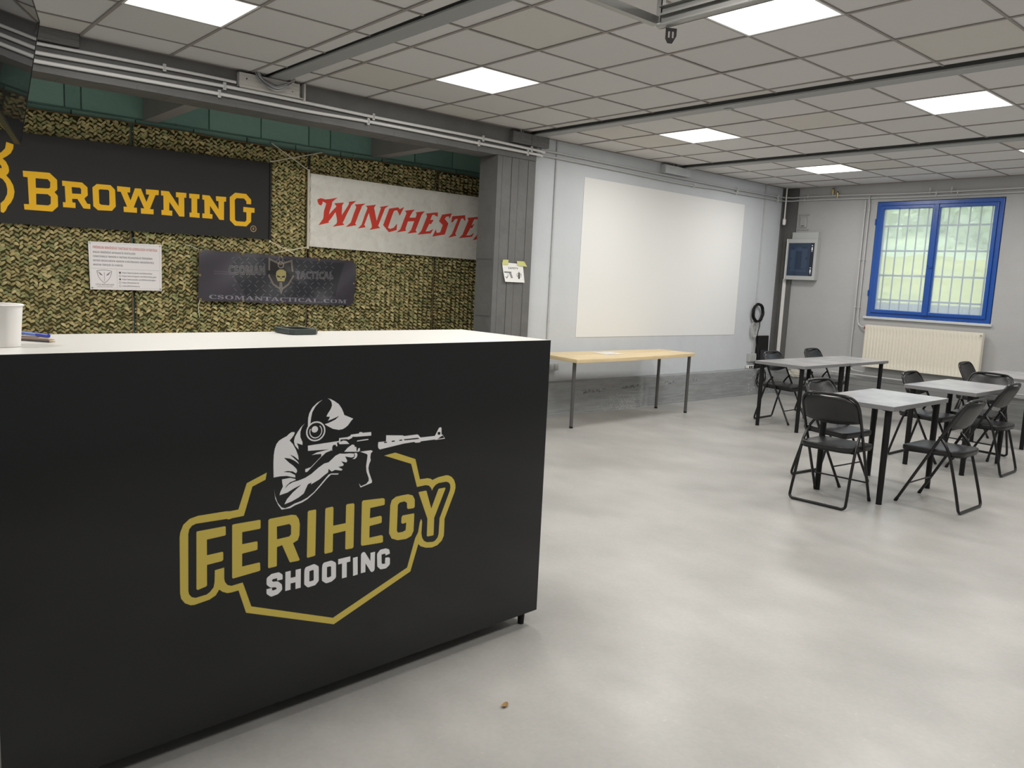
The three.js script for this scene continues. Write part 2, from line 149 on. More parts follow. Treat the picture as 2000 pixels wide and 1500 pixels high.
{ // upper deck over the ceiling void, and the suspended ceiling with its tiles and runners
  struct('ceiling_deck', bx(-12.8, 0.3, 3.5, 3.65, -1.4, 8.5), M.voidDark);
  const c = struct('ceiling'); c.userData.label = 'suspended ceiling of pale square tiles in a dull metal grid'; c.userData.category = 'ceiling';
  const tileBump = dataTex(256, (u, v) => fbm(n3, u * 40, v * 40, 40, 3));
  const tint = (r, g, b) => std({ color: lin(r, g, b), roughness: 0.9, bumpMap: tileBump, bumpScale: 0.0008 });
  const tiles = [tint(0.65, 0.632, 0.622), tint(0.67, 0.655, 0.645), tint(0.635, 0.62, 0.608), tint(0.62, 0.595, 0.555)];
  const bays = [ // [strip start, tile lines..., strip end]
    [-10.57, [-10.57, -9.97, -9.37, -8.77, -8.17], -8.045],
    [-7.875, [-7.73, -7.13, -6.53, -5.93, -5.33], -5.205],
    [-5.035, [-5.0, -4.4, -3.8, -3.2, -2.6], -2.585],
    [-2.415, [-2.39, -1.79, -1.19, -0.59], 0],
  ];
  const zl = [0.5, 1.1, 1.7, 2.3, 2.9, 3.5, 4.1, 4.7, 5.3];
  const lamps = [[-9.37, 1.1], [-7.13, 1.1], [-4.4, 1.1], [-1.79, 1.1], [-9.37, 3.5], [-7.13, 3.5], [-4.4, 3.5], [-1.79, 3.5]];
  const cache = new Map();
  const tileGeo = (w, d) => { const k = w.toFixed(3) + d.toFixed(3); if (!cache.has(k)) cache.set(k, metric(new THREE.BoxGeometry(w, 0.014, d), 0.6)); return cache.get(k); };
  for (const [a, xs, b] of bays) {
    const cols = [...(xs[0] - a > 0.02 ? [a] : []), ...xs, ...(b - xs[xs.length - 1] > 0.02 ? [b] : [])];
    const zs = [xs[0] < -5.2 ? 0.1 : 0, ...zl];
    for (let i = 0; i + 1 < cols.length; i++) for (let j = 0; j + 1 < zs.length; j++) {
      const x0 = cols[i], x1 = cols[i + 1], z0 = zs[j], z1 = zs[j + 1];
      if (lamps.some(([lx, lz]) => Math.abs(lx - x0) < 0.05 && Math.abs(lz - z0) < 0.05)) continue;
      const odd = (Math.abs(x0 + 7.73) < 0.02 && Math.abs(z0 - 2.3) < 0.02) || rnd() < 0.06;
      const t = part(c, 'tile', tileGeo(x1 - x0 - 0.008, z1 - z0 - 0.008), odd ? tiles[3] : tiles[Math.floor(rnd() * 3)]);
      t.position.set((x0 + x1) / 2, H + 0.009 + rr(-0.001, 0.0015), (z0 + z1) / 2);
      t.rotation.set(rr(-0.002, 0.002), 0, rr(-0.002, 0.002));
    }
    for (const x of cols.slice(0, -1).concat(b === 0 ? [-0.012] : [])) if (x !== a || a === -10.57) part(c, 'runner', bx(x - 0.011, x + 0.011, H - 0.004, H + 0.001, zs[0], 5.3), M.runner);
    for (const z of zl) part(c, 'cross_runner', bx(a, b, H - 0.0035, H + 0.0005, z - 0.008, z + 0.008), M.runner);
    part(c, 'wall_angle', bx(a, b, H - 0.004, H, zs[0], zs[0] + 0.02), M.runner);
  }
  part(c, 'panel_field', flat([bx(-12.6, -10.58, H, H + 0.014, 0.1, 8.3), bx(-10.58, 0, H, H + 0.014, 5.3, 8.3)]), tiles[0]);
}
// steel I-beams whose lower flanges hang just under the tiles
[[-7.96, 0.1], [-5.12, 0], [-2.5, 0]].forEach(([x, z0], i) => {
  const dy = i ? 0 : 0.015, g = flat([bx(x - 0.07, x + 0.07, H - 0.032 + dy, H - 0.02 + dy, z0, 8.3), bx(x - 0.006, x + 0.006, H - 0.02 + dy, H + 0.2, z0, 8.3)]);
  const s = struct('trim_' + (i + 1), g, M.steel, ['nearest', 'middle', 'farthest'][i] + ' painted steel beam flange crossing the tiled ceiling', 'beam');
  if (i) part(s, 'clamp_plate', rbx(x + 0.02, x + 0.075, H - 0.038, H - 0.031, i === 1 ? 2.36 : 3.9, i === 1 ? 2.42 : 3.96, 0.002), M.steel);
});
// concrete beam, pillar and the cross beams behind
{
  const b = struct('concrete_beam', metric(flat([bx(-12.6, -5.1, 2.735, 3.5, -0.16, 0.1)]), 1.1), M.concrete, 'dark grey concrete beam carrying the pale pipes', 'beam');
  b.userData.kind = 'structure';
  const lip = []; for (let x = -12.6; x < -5.7; x += 0.24) lip.push(bx(x, Math.min(x + 0.24, -5.62), 2.731 - rr(0, 0.004), 2.752 + rr(0, 0.008), -0.16, 0.1 + rr(0.001, 0.007)));
  part(b, 'formwork_edge', metric(flat(lip), 1.1), M.concrete);
  const p = struct('concrete_pillar', metric(bx(-5.62, -5.1, 0, 2.735, -0.18, 0.092), 1.1), M.concrete, 'dark grey concrete pillar with board marks', 'pillar');
  const cuts = [-5.62, -5.553, -5.43, -5.335, -5.205, -5.1];
  for (let i = 0; i + 1 < cuts.length; i++) part(p, 'board_mark', metric(rbx(cuts[i] + 0.0015, cuts[i + 1] - 0.0015, 0, 2.73, 0.08, 0.1 + [0, -0.003, 0.001, -0.002, 0][i], 0.002, 1), 1.1), M.concrete);
  for (const [y, h] of [[0.2, 0.9], [1.12, 0.5], [1.7, 0.7]]) part(p, 'side_board_mark', metric(rbx(-5.624 - rr(0, 0.003), -5.6, y, y + h, -0.178, 0.088, 0.002, 1), 1.1), M.concrete);
  [[-8.58, -8.46], [-6.28, -6.13]].forEach(([a, c], i) => struct('cross_beam' + (i ? '_001' : ''), metric(bx(a, c, 2.731, 3.5, -1.243, -0.15), 1.1), std({ map: paintVar(0.56, 0.55, 0.54, 0.1), roughness: 0.7 }), ['grey cross beam over the black banner', 'grey cross beam over the white banner'][i], 'beam'));
}
{ // rough concrete plinth along both walls
  const worn = canvasTex(2048, 256, (g, w, h) => {
    const sx = w / 5.1, X = (x) => (x + 5.1) * sx, Y = (y) => h - (y / 0.385) * h;
    g.fillStyle = 'rgb(140,144,146)'; g.fillRect(0, 0, w, h);
    for (let i = 0; i < 2600; i++) { const s = rnd(); g.fillStyle = s < 0.5 ? 'rgba(118,122,125,0.10)' : 'rgba(160,163,164,0.10)'; g.beginPath(); g.ellipse(rnd() * w, rnd() * h, rr(6, 70), rr(2, 14), 0, 0, 7); g.fill(); }
    for (let i = 0; i < 620; i++) { const t = rnd(), x = -3.95 + (rnd() + rnd()) * 0.55, y = rnd() * rnd() * 0.24; g.fillStyle = t < 0.6 ? 'rgba(200,200,195,0.5)' : 'rgba(172,174,172,0.6)'; g.fillRect(X(x), Y(y), rr(2, 9), rr(1, 5)); }
    for (let i = 0; i < 300; i++) { const t = rnd(), x = -4.25 + t * 2.3, y = 0.255 + t * 0.045 + rr(-0.016, 0.016); if (Math.sin(x * 9) + rnd() < 0.5) continue; g.fillStyle = rnd() < 0.6 ? 'rgba(78,80,82,0.65)' : 'rgba(160,160,156,0.45)'; g.fillRect(X(x), Y(y), rr(3, 11), rr(3, 12)); }
    g.strokeStyle = 'rgba(182,184,182,0.5)'; g.lineWidth = 1.5; g.beginPath(); for (let x = -5.1; x < 0; x += 0.05) g.lineTo(X(x), Y(0.2 + 0.01 * Math.sin(x * 5) + rr(-0.002, 0.002))); g.stroke();
    g.strokeStyle = 'rgba(196,198,196,0.55)'; g.lineWidth = 2; g.beginPath(); for (let x = -5.1; x < 0; x += 0.04) g.lineTo(X(x), Y(0.028 + rr(-0.006, 0.006))); g.stroke();
    for (let i = 0; i < 26; i++) { g.fillStyle = 'rgba(215,213,206,0.9)'; g.beginPath(); g.ellipse(X(rr(-0.75, -0.1)), Y(rr(0.05, 0.34)), rr(2, 6), rr(2, 6), 0, 0, 7); g.fill(); }
  });
  const mat = std({ map: worn, roughness: 0.72, bumpMap: plasterBump, bumpScale: 0.004 });
  const profile = (len) => { // rounded top edge, slightly uneven face
    const nx = 120, sec = [[0, 0.385], [0.06, 0.385], [0.073, 0.378], [0.077, 0.36], [0.077, 0.2], [0.082, 0.012], [0.095, 0]], pos = [], uv = [], idx = [];
    for (let i = 0; i <= nx; i++) for (let j = 0; j < sec.length; j++) { const u = i / nx, w = (n1(u * 40, j * 3.1, 64) - 0.5) * 0.008; pos.push(u * len, sec[j][1] + (j < 3 ? w * 0.6 : 0), sec[j][0] + (j > 0 ? w : 0)); uv.push(u, sec[j][1] / 0.385); }
    for (let i = 0; i < nx; i++) for (let j = 0; j + 1 < sec.length; j++) { const a = i * sec.length + j, b = a + sec.length; idx.push(a, a + 1, b, b, a + 1, b + 1); }
    const g = new THREE.BufferGeometry(); g.setAttribute('position', new THREE.Float32BufferAttribute(pos, 3)); g.setAttribute('uv', new THREE.Float32BufferAttribute(uv, 2)); g.setIndex(idx); g.computeVertexNormals(); return g;
  };
  const a = struct('baseboard_back', profile(5.1), mat, 'worn dark grey concrete plinth under the projection wall', 'plinth'); a.position.set(-5.1, 0, 0);
  const b = struct('baseboard_right', profile(8.3), std({ map: paintVar(0.5, 0.505, 0.505, 0.2, 6), roughness: 0.72, bumpMap: plasterBump, bumpScale: 0.006 }), 'dark grey concrete plinth under the window wall', 'plinth'); b.rotation.y = -Math.PI / 2; b.scale.z = 0.7;
}
// dark corner pilaster
struct('trim_4', metric(flat([bx(-0.125, 0, 0.37, 3.0, 0, 0.02), bx(-0.02, 0, 0.37, 3.0, 0.02, 0.195)]), 1.1), M.darkBand, 'dark painted corner strip between the two walls', 'trim');
// painted projection area
single('projection_screen', 'large white projection area on the light grey wall', 'screen', rbx(-4.268, -1.076, 0.881, 2.68, 0.0005, 0.004, 0.001, 1), std({ color: lin(0.76, 0.765, 0.755), roughness: 0.7 }));

// ---------------------------------------------------------------- window, its grille and what lies outside
{
  const w = struct('window_1'); w.userData.label = 'blue painted double casement window with milky panes'; w.userData.category = 'window';
  const z0 = 1.36, z1 = 2.885, y0 = 1.24, y1 = 2.76, zm = (z0 + z1) / 2, f = 0.05;
  const ringGeo = (ya, yb, za, zb, t, xa, xb, bev) => { const o = new THREE.Shape(); o.moveTo(za, ya); o.lineTo(zb, ya); o.lineTo(zb, yb); o.lineTo(za, yb); o.closePath(); const h = new THREE.Path(); h.moveTo(za + t, ya + t); h.lineTo(za + t, yb - t); h.lineTo(zb - t, yb - t); h.lineTo(zb - t, ya + t); h.closePath(); o.holes.push(h); const g = new THREE.ExtrudeGeometry(o, { depth: xb - xa - 2 * bev, bevelEnabled: true, bevelSize: bev, bevelThickness: bev, bevelOffset: -bev, bevelSegments: 2 }); g.rotateY(-Math.PI / 2); g.translate(xb - bev, 0, 0); return metric(g, 1); };
  part(w, 'frame', ringGeo(y0, y1, z0, z1, f, -0.012, 0.07, 0.004), M.blue);
  const glass = phys({ color: lin(0.97, 0.99, 0.98), roughness: 0.54, transmission: 1, thickness: 0, ior: 1.5 });
  for (const [a, b] of [[z0 + f, zm], [zm, z1 - f]]) {
    const s = 0.046, sash = part(w, 'sash', ringGeo(y0 + f + 0.001, y1 - f - 0.001, a + 0.001, b - 0.001, s, -0.03, 0.03, 0.006), M.blue);
    part(sash, 'pane', bx(-0.002, 0.002, y0 + f + s - 0.01, y1 - f - s + 0.01, a + s - 0.01, b - s + 0.01), glass);
  }
  part(w, 'meeting_stile', rbx(-0.042, -0.028, y0 + f, y1 - f, zm - 0.032, zm + 0.032, 0.005), M.blue);
  const h = new THREE.TorusGeometry(0.03, 0.006, 8, 20, Math.PI); h.rotateZ(Math.PI); h.rotateY(Math.PI / 2); h.translate(-0.05, 1.93, zm); part(w, 'handle', h, M.blue);
  for (const y of [1.55, 2.5]) part(w, 'hinge', rod([-0.02, y - 0.04, z0 - 0.004], [-0.02, y + 0.04, z0 - 0.004], 0.009), M.blue);
  part(w, 'window_sill', rbx(-0.03, 0.05, y0 - 0.035, y0 - 0.003, z0 - 0.04, z1 + 0.03, 0.006), M.wall);

  const gr = thing('window_grille', 'bluish steel bar grille outside the milky window panes', 'grille', [0.22, 0, 0]);
  const bar = std({ color: lin(0.1, 0.13, 0.26), roughness: 0.5 });
  for (let i = 0; i < 12; i++) part(gr, 'bar', rod([0, 1.2, 1.43 + i * 0.126], [0, i % 12 === 0 ? 2.45 : 2.8, 1.43 + i * 0.126], 0.0095, 0.0095, 8), bar);
  for (const y of [1.47, 1.8, 2.13, 2.46]) part(gr, 'rail', bx(-0.012, -0.004, y - 0.012, y + 0.012, 1.3, 2.95), bar);

  // the yard: a paved strip, a grass bank and pale shrubs along its top
  struct('yard_ground', metric(bx(0.3, 30, -0.3, -0.1, -12, 20), 2), std({ map: paintVar(0.74, 0.74, 0.72, 0.12), roughness: 0.95 }), 'pale yard outside the window', 'ground');
  const bankGeo = (xa, xb, ya, yb) => { const g = new THREE.PlaneGeometry(xb - xa, 34, 40, 110); g.rotateX(-Math.PI / 2); const q = g.attributes.position; for (let i = 0; i < q.count; i++) { const t = q.getX(i) / (xb - xa) + 0.5; q.setY(i, ya + (yb - ya) * t + (n1(q.getX(i) * 1.7 + 40, q.getZ(i) * 1.7 + 40, 256) - 0.5) * 0.14); } g.translate((xa + xb) / 2, 0, 6); g.computeVertexNormals(); return metric(g, 3); };
  const turf = (r, gg, b2) => std({ map: dataTex(256, (u, v) => { const a = fbm(n2, u * 20, v * 20, 20, 5), b = fbm(n1, u * 3, v * 3, 3, 3); return [r + a * 0.14 + b * 0.12, gg + a * 0.14 + b * 0.08, b2 + a * 0.14]; }, true), roughness: 0.95 });
  struct('grass_bank', bankGeo(2.86, 9, 1.3, 2.5), turf(0.6, 0.62, 0.36), 'yellowish green grass bank outside the window', 'grass').userData.kind = 'stuff';
  struct('upper_grass_bank', bankGeo(8.4, 18, 2.32, 4.8), turf(0.64, 0.71, 0.58), 'paler grass slope higher up outside the window', 'grass').userData.kind = 'stuff';
  struct('yard_wall', metric(bx(2.6, 2.85, -0.1, 1.42, -9, 20), 1.3), std({ map: paintVar(0.7, 0.71, 0.71, 0.1), roughness: 0.9 }), 'low pale concrete wall outside the window', 'wall');
  const leaf = new THREE.PlaneGeometry(0.16, 0.1), shrubs = new THREE.InstancedMesh(leaf, phys({ color: lin(0.52, 0.6, 0.42), roughness: 0.95, transmission: 0.4, thickness: 0 }), 3600), d = new THREE.Object3D();
  for (let i = 0; i < 3600; i++) { const k = i % 24; d.position.set(11.5 + Math.sin(k * 1.7) * 1.5 + rr(-0.8, 0.8), 2.9 + Math.sin(k * 1.7) * 0.4 + rnd() * 0.9, -8 + k * 1.2 + rr(-0.8, 0.8)); d.rotation.set(rr(0, 6), rr(0, 6), rr(0, 6)); d.scale.setScalar(rr(0.8, 2.0)); d.updateMatrix(); shrubs.setMatrixAt(i, d.matrix); }
  shrubs.name = 'shrub_foliage'; shrubs.userData = { kind: 'stuff', label: 'pale green shrubs on top of the grass bank', category: 'shrubs' }; lit(shrubs); scene.add(shrubs);
}

// ---------------------------------------------------------------- ceiling lamps (each with its own light)
{
  const frameMat = std({ color: lin(0.75, 0.75, 0.74), roughness: 0.5 });
  const glow = std({ color: lin(0.8, 0.8, 0.8), emissive: lin(1, 0.98, 0.95), emissiveIntensity: 2.6, roughness: 0.6 });
  const spots = [
    [-9.37, 1.1, 'square lit ceiling panel at the top edge, over the black counter'], [-7.13, 1.1, 'square lit ceiling panel between the first two steel beams, in front of the white banner'],
    [-4.4, 1.1, 'square lit ceiling panel above the left part of the projection area'], [-1.79, 1.1, 'smallest square lit ceiling panel, nearest the corner by the electrical cabinet'],
    [-7.13, 3.5, 'largest square lit ceiling panel, beside the garage door rail'], [-4.4, 3.5, 'square lit ceiling panel above the front tables at right'], [-1.79, 3.5, 'square lit ceiling panel just cut by the right edge'],
    [-9.37, 3.5, 'square ceiling panel lamp over the counter, above the frame'], [-9.37, 5.9, 'square ceiling panel lamp behind the camera'], [-7.13, 5.9, 'square ceiling panel lamp right of the camera'], [-4.4, 5.9, 'square ceiling panel lamp beyond the right edge, near'], [-1.79, 5.9, 'square ceiling panel lamp beyond the right edge, far'],
    [-11.9, 1.1, 'square ceiling panel lamp beyond the left edge'], [-11.9, 3.5, 'square ceiling panel lamp left of the camera'],
  ];
  for (const [x, z, label] of spots) {
    const g = thing('ceiling_light', label, 'ceiling light', [x + 0.3, H, z + 0.3], 0, 'square LED panels in the ceiling');
    part(g, 'frame', flat([bx(-0.298, 0.298, -0.004, 0.008, -0.298, -0.284), bx(-0.298, 0.298, -0.004, 0.008, 0.284, 0.298), bx(-0.298, -0.284, -0.004, 0.008, -0.284, 0.284), bx(0.284, 0.298, -0.004, 0.008, -0.284, 0.284)]), frameMat);
    part(g, 'diffuser', bx(-0.284, 0.284, -0.001, 0.006, -0.284, 0.284), glow, 'glowing white diffuser');
    const l = new THREE.RectAreaLight(LAMP.color, LAMP.intensity, 0.566, 0.566); l.position.set(x + 0.3, H - 0.006, z + 0.3); l.rotation.x = -Math.PI / 2; l.name = 'panel_light'; l.castShadow = true; scene.add(l);
  }
}

// ---------------------------------------------------------------- pipes and wiring
function clipRing(x, y, z, r, axis) { // a pipe clip with its stub into the wall
  const t = new THREE.TorusGeometry(r + 0.004, 0.005, 6, 16); if (axis === 'x') t.rotateY(Math.PI / 2); else if (axis === 'y') t.rotateX(Math.PI / 2); t.translate(x, y, z);
  return t;
}
function pipeRun(label, pts, r, mat, clips, axis, wall, group) {
  const p = thing('pipe', label, 'pipe', [0, 0, 0], 0, group);
  part(p, 'pipe_run', tube(pts, r, 90, 10), mat);
  for (const [x, y, z] of clips) {
    const stub = axis === 'x' ? rod([x, y, z], [x, y, wall], 0.006, 0.006, 8) : rod([x, y, z], [wall - 0.002, y, z], 0.006, 0.006, 8);
    part(p, 'clip', flat([clipRing(x, y, z, r, axis), stub, rbx(x - 0.012, x + 0.012, y - r - 0.014, y + r + 0.016, z - 0.008, z + 0.008, 0.003, 1)]), M.clip);
  }
}
pipeRun('thin upper pale pipe on the beam, ending at the open cable box', [[-12.5, 2.905, 0.128], [-10.5, 2.904, 0.128], [-9.66, 2.903, 0.128], [-9, 2.91, 0.128], [-8.5, 2.912, 0.128], [-8.29, 2.91, 0.128]], 0.0115, M.pipe, [[-8.82, 2.911, 0.128]], 'x', 0.1, 'heating pipes on the beam');
pipeRun('upper of the two long pale pipes running along the dark beam', [[-12.5, 2.843, 0.13], [-10.5, 2.843, 0.13], [-9.66, 2.843, 0.13], [-8.4, 2.864, 0.13], [-7.7, 2.861, 0.13], [-7.07, 2.853, 0.13], [-5.84, 2.852, 0.13], [-5.1, 2.838, 0.13], [-5.02, 2.838, 0.128], [-4.99, 2.842, 0.1]], 0.0132, M.pipe, [[-8.38, 2.864, 0.13], [-7.07, 2.853, 0.13], [-5.84, 2.852, 0.13], [-5.2, 2.84, 0.13]], 'x', 0.1, 'heating pipes on the beam');
pipeRun('lower of the two long pale pipes running along the dark beam', [[-12.5, 2.788, 0.13], [-10.5, 2.788, 0.13], [-9.66, 2.788, 0.13], [-8.42, 2.801, 0.13], [-7.7, 2.797, 0.13], [-7.12, 2.806, 0.13], [-5.89, 2.8, 0.13], [-5.15, 2.798, 0.13], [-5.05, 2.798, 0.128], [-5.02, 2.8, 0.1]], 0.0132, M.pipe, [[-8.42, 2.801, 0.13], [-7.12, 2.806, 0.13], [-5.89, 2.8, 0.13], [-5.25, 2.798, 0.13]], 'x', 0.1, 'heating pipes on the beam');
pipeRun('upper grey pipe along the projection wall and round the corner', [[-5.12, 2.872, 0.034], [-4.65, 2.874, 0.034], [-3.6, 2.866, 0.034], [-2.88, 2.862, 0.034], [-1.33, 2.858, 0.034], [-0.36, 2.868, 0.034], [-0.1, 2.872, 0.036], [-0.05, 2.873, 0.05], [-0.036, 2.874, 0.1], [-0.034, 2.878, 0.25], [-0.034, 2.872, 1.0], [-0.034, 2.856, 1.72], [-0.034, 2.858, 3.07], [-0.034, 2.86, 5], [-0.034, 2.86, 8.2]], 0.011, M.pipeGrey, [[-4.99, 2.873, 0.034], [-1.33, 2.858, 0.034], [-0.3, 2.868, 0.034]], 'x', 0, 'heating pipes on the walls');
pipeRun('lower grey pipe along the projection wall and round the corner', [[-5.12, 2.822, 0.034], [-4.65, 2.822, 0.034], [-3.6, 2.812, 0.034], [-2.88, 2.8, 0.034], [-2.2, 2.802, 0.034], [-1.8, 2.815, 0.034], [-1.33, 2.81, 0.034], [-0.36, 2.819, 0.034], [-0.1, 2.823, 0.036], [-0.05, 2.825, 0.05], [-0.036, 2.827, 0.1], [-0.034, 2.832, 0.25], [-0.034, 2.824, 1.0], [-0.034, 2.812, 1.72], [-0.034, 2.811, 3.07], [-0.034, 2.812, 5], [-0.034, 2.812, 8.2]], 0.011, M.pipeGrey, [[-4.97, 2.822, 0.034], [-2.3, 2.8, 0.034], [-1.34, 2.81, 0.034], [-0.3, 2.82, 0.034]], 'x', 0, 'heating pipes on the walls');
for (const [z, y, k] of [[0.35, 2.877, 0], [2.02, 2.857, 1], [2.28, 2.857, 1], [0.3, 2.831, 0], [2.1, 2.811, 1], [2.35, 2.811, 1]]) {
  const p = scene.children.filter((o) => o.userData.group === 'heating pipes on the walls')[y > 2.84 ? 0 : 1];
  part(p, 'clip', flat([clipRing(-0.034, y, z, 0.011, 'z'), rod([-0.034, y, z], [-0.002, y, z], 0.006, 0.006, 8), rbx(-0.04, -0.028, y, y + (k ? 0.06 : 0.03), z - 0.006, z + 0.006, 0.002, 1)]), M.clip);
}
// radiator feed pipes
{
  const a = thing('radiator_pipe', 'left grey drop pipe beside the window, running down to the floor', 'pipe', [0, 0, 0], 0, 'radiator drop pipes');
  part(a, 'pipe_run', tube([[-0.03, 2.8, 1.2], [-0.03, 2.4, 1.2], [-0.03, 1.2, 1.2], [-0.03, 0.62, 1.205], [-0.03, 0.5, 1.23], [-0.05, 0.47, 1.42]], 0.0095, 60), M.pipeGrey);
  const b = thing('radiator_pipe', 'right grey drop pipe bending into the top of the radiator', 'pipe', [0, 0, 0], 0, 'radiator drop pipes');
  part(b, 'pipe_run', tube([[-0.036, 2.846, 1.256], [-0.056, 2.835, 1.256], [-0.058, 2.81, 1.256], [-0.054, 2.78, 1.256], [-0.032, 2.74, 1.256], [-0.03, 2.5, 1.256], [-0.03, 1.5, 1.256], [-0.03, 1.2, 1.256], [-0.035, 1.12, 1.275], [-0.05, 1.085, 1.34], [-0.06, 1.08, 1.4]], 0.0095, 60), M.pipeGrey);
  part(b, 'valve', flat([rod([-0.06, 1.08, 1.37], [-0.06, 1.08, 1.41], 0.014)]), std({ color: lin(0.35, 0.02, 0.015), roughness: 0.4 }), 'red valve collar');
  for (const y of [2.66, 2.0, 1.35]) { part(a, 'clip', flat([clipRing(-0.03, y, 1.2, 0.0095, 'y'), rod([-0.03, y, 1.2], [-0.002, y, 1.2], 0.005, 0.005, 8)]), M.clip); part(b, 'clip', flat([clipRing(-0.03, y, 1.256, 0.0095, 'y'), rod([-0.03, y, 1.256], [-0.002, y, 1.256], 0.005, 0.005, 8)]), M.clip); }
  const c = thing('pipe', 'long low pipe running along the top of the plinth under the radiator', 'pipe');
  part(c, 'pipe_run', tube([[-0.085, 0.43, 0.9], [-0.085, 0.43, 2], [-0.085, 0.43, 4], [-0.085, 0.43, 8]], 0.009, 40), M.pipeGrey);
  for (const z of [1, 2.1, 3.2]) part(c, 'clip', flat([clipRing(-0.085, 0.43, z, 0.009, 'z'), rod([-0.085, 0.43, z], [-0.002, 0.43, z], 0.005, 0.005, 8)]), M.clip);
}
[[0.72, 2.895, 'left brass air vent standing on the upper pipe near the corner'], [0.79, 2.845, 'right brass air vent in front of the lower pipe near the corner']].forEach(([z, y, l]) => {
  const v = thing('air_vent', l, 'valve', [-0.034, y, z], 0, 'brass air vents');
  part(v, 'body', rod([0, 0.012, 0], [0, 0.07, 0], 0.016), M.brass); part(v, 'cap', rod([0, 0.07, 0], [0, 0.084, 0], 0.011), M.blackMatt); part(v, 'stem', rod([0, -0.02, 0], [0, 0.014, 0], 0.009), M.pipeGrey);
});
// radiator
{
  const r = thing('radiator', 'cream ribbed panel radiator under the blue window', 'radiator', [-0.03, 0.558, 1.414]);
  const W = 1.446, Hh = 0.566, N = 33, nz = N * 8, ny = 16, pos = [], idx = [];
  for (let i = 0; i <= nz; i++) for (let j = 0; j <= ny; j++) { const z = (i / nz) * W, y = (j / ny) * Hh, f = (z - 0.03) / (W - 0.06) * N, w = z > 0.03 && z < W - 0.03 ? Math.pow(Math.sin(Math.PI * (f - Math.floor(f))), 2) : 0, e = Math.min(1, Math.max(0, Math.min(y - 0.03, Hh - 0.045 - y) / 0.02)); pos.push(-0.09 + 0.011 * (1 - w) * e, y, z); }
  for (let i = 0; i < nz; i++) for (let j = 0; j < ny; j++) { const a = i * (ny + 1) + j, b = a + ny + 1; idx.push(a, b, a + 1, b, b + 1, a + 1); }
  const g = new THREE.BufferGeometry(); g.setAttribute('position', new THREE.Float32BufferAttribute(pos, 3)); g.setIndex(idx); g.computeVertexNormals();
  part(r, 'ribbed_front', g, M.cream);
  part(r, 'body', flat([bx(-0.075, -0.02, 0.02, Hh - 0.02, 0.01, W - 0.01), rbx(-0.0905, -0.01, 0, Hh, -0.002, 0.004, 0.002, 1), rbx(-0.0905, -0.01, 0, Hh, W - 0.004, W + 0.002, 0.002, 1), bx(-0.09, -0.075, 0, 0.004, 0, W)]), M.cream);
  part(r, 'top_grille', flat(Array.from({ length: 30 }, (_, i) => bx(-0.085, -0.015, Hh - 0.004, Hh + 0.002, 0.02 + i * 0.0475, 0.055 + i * 0.0475))), M.cream).userData.kind = 'stuff';
  part(r, 'bleed_valve', rod([-0.09, Hh - 0.03, W - 0.015], [-0.1, Hh - 0.03, W - 0.015], 0.01), M.galv);
  for (const z of [0.2, W - 0.2]) part(r, 'bracket', bx(-0.03, 0.027, 0.05, 0.5, z - 0.015, z + 0.015), M.plasticWhite);
}
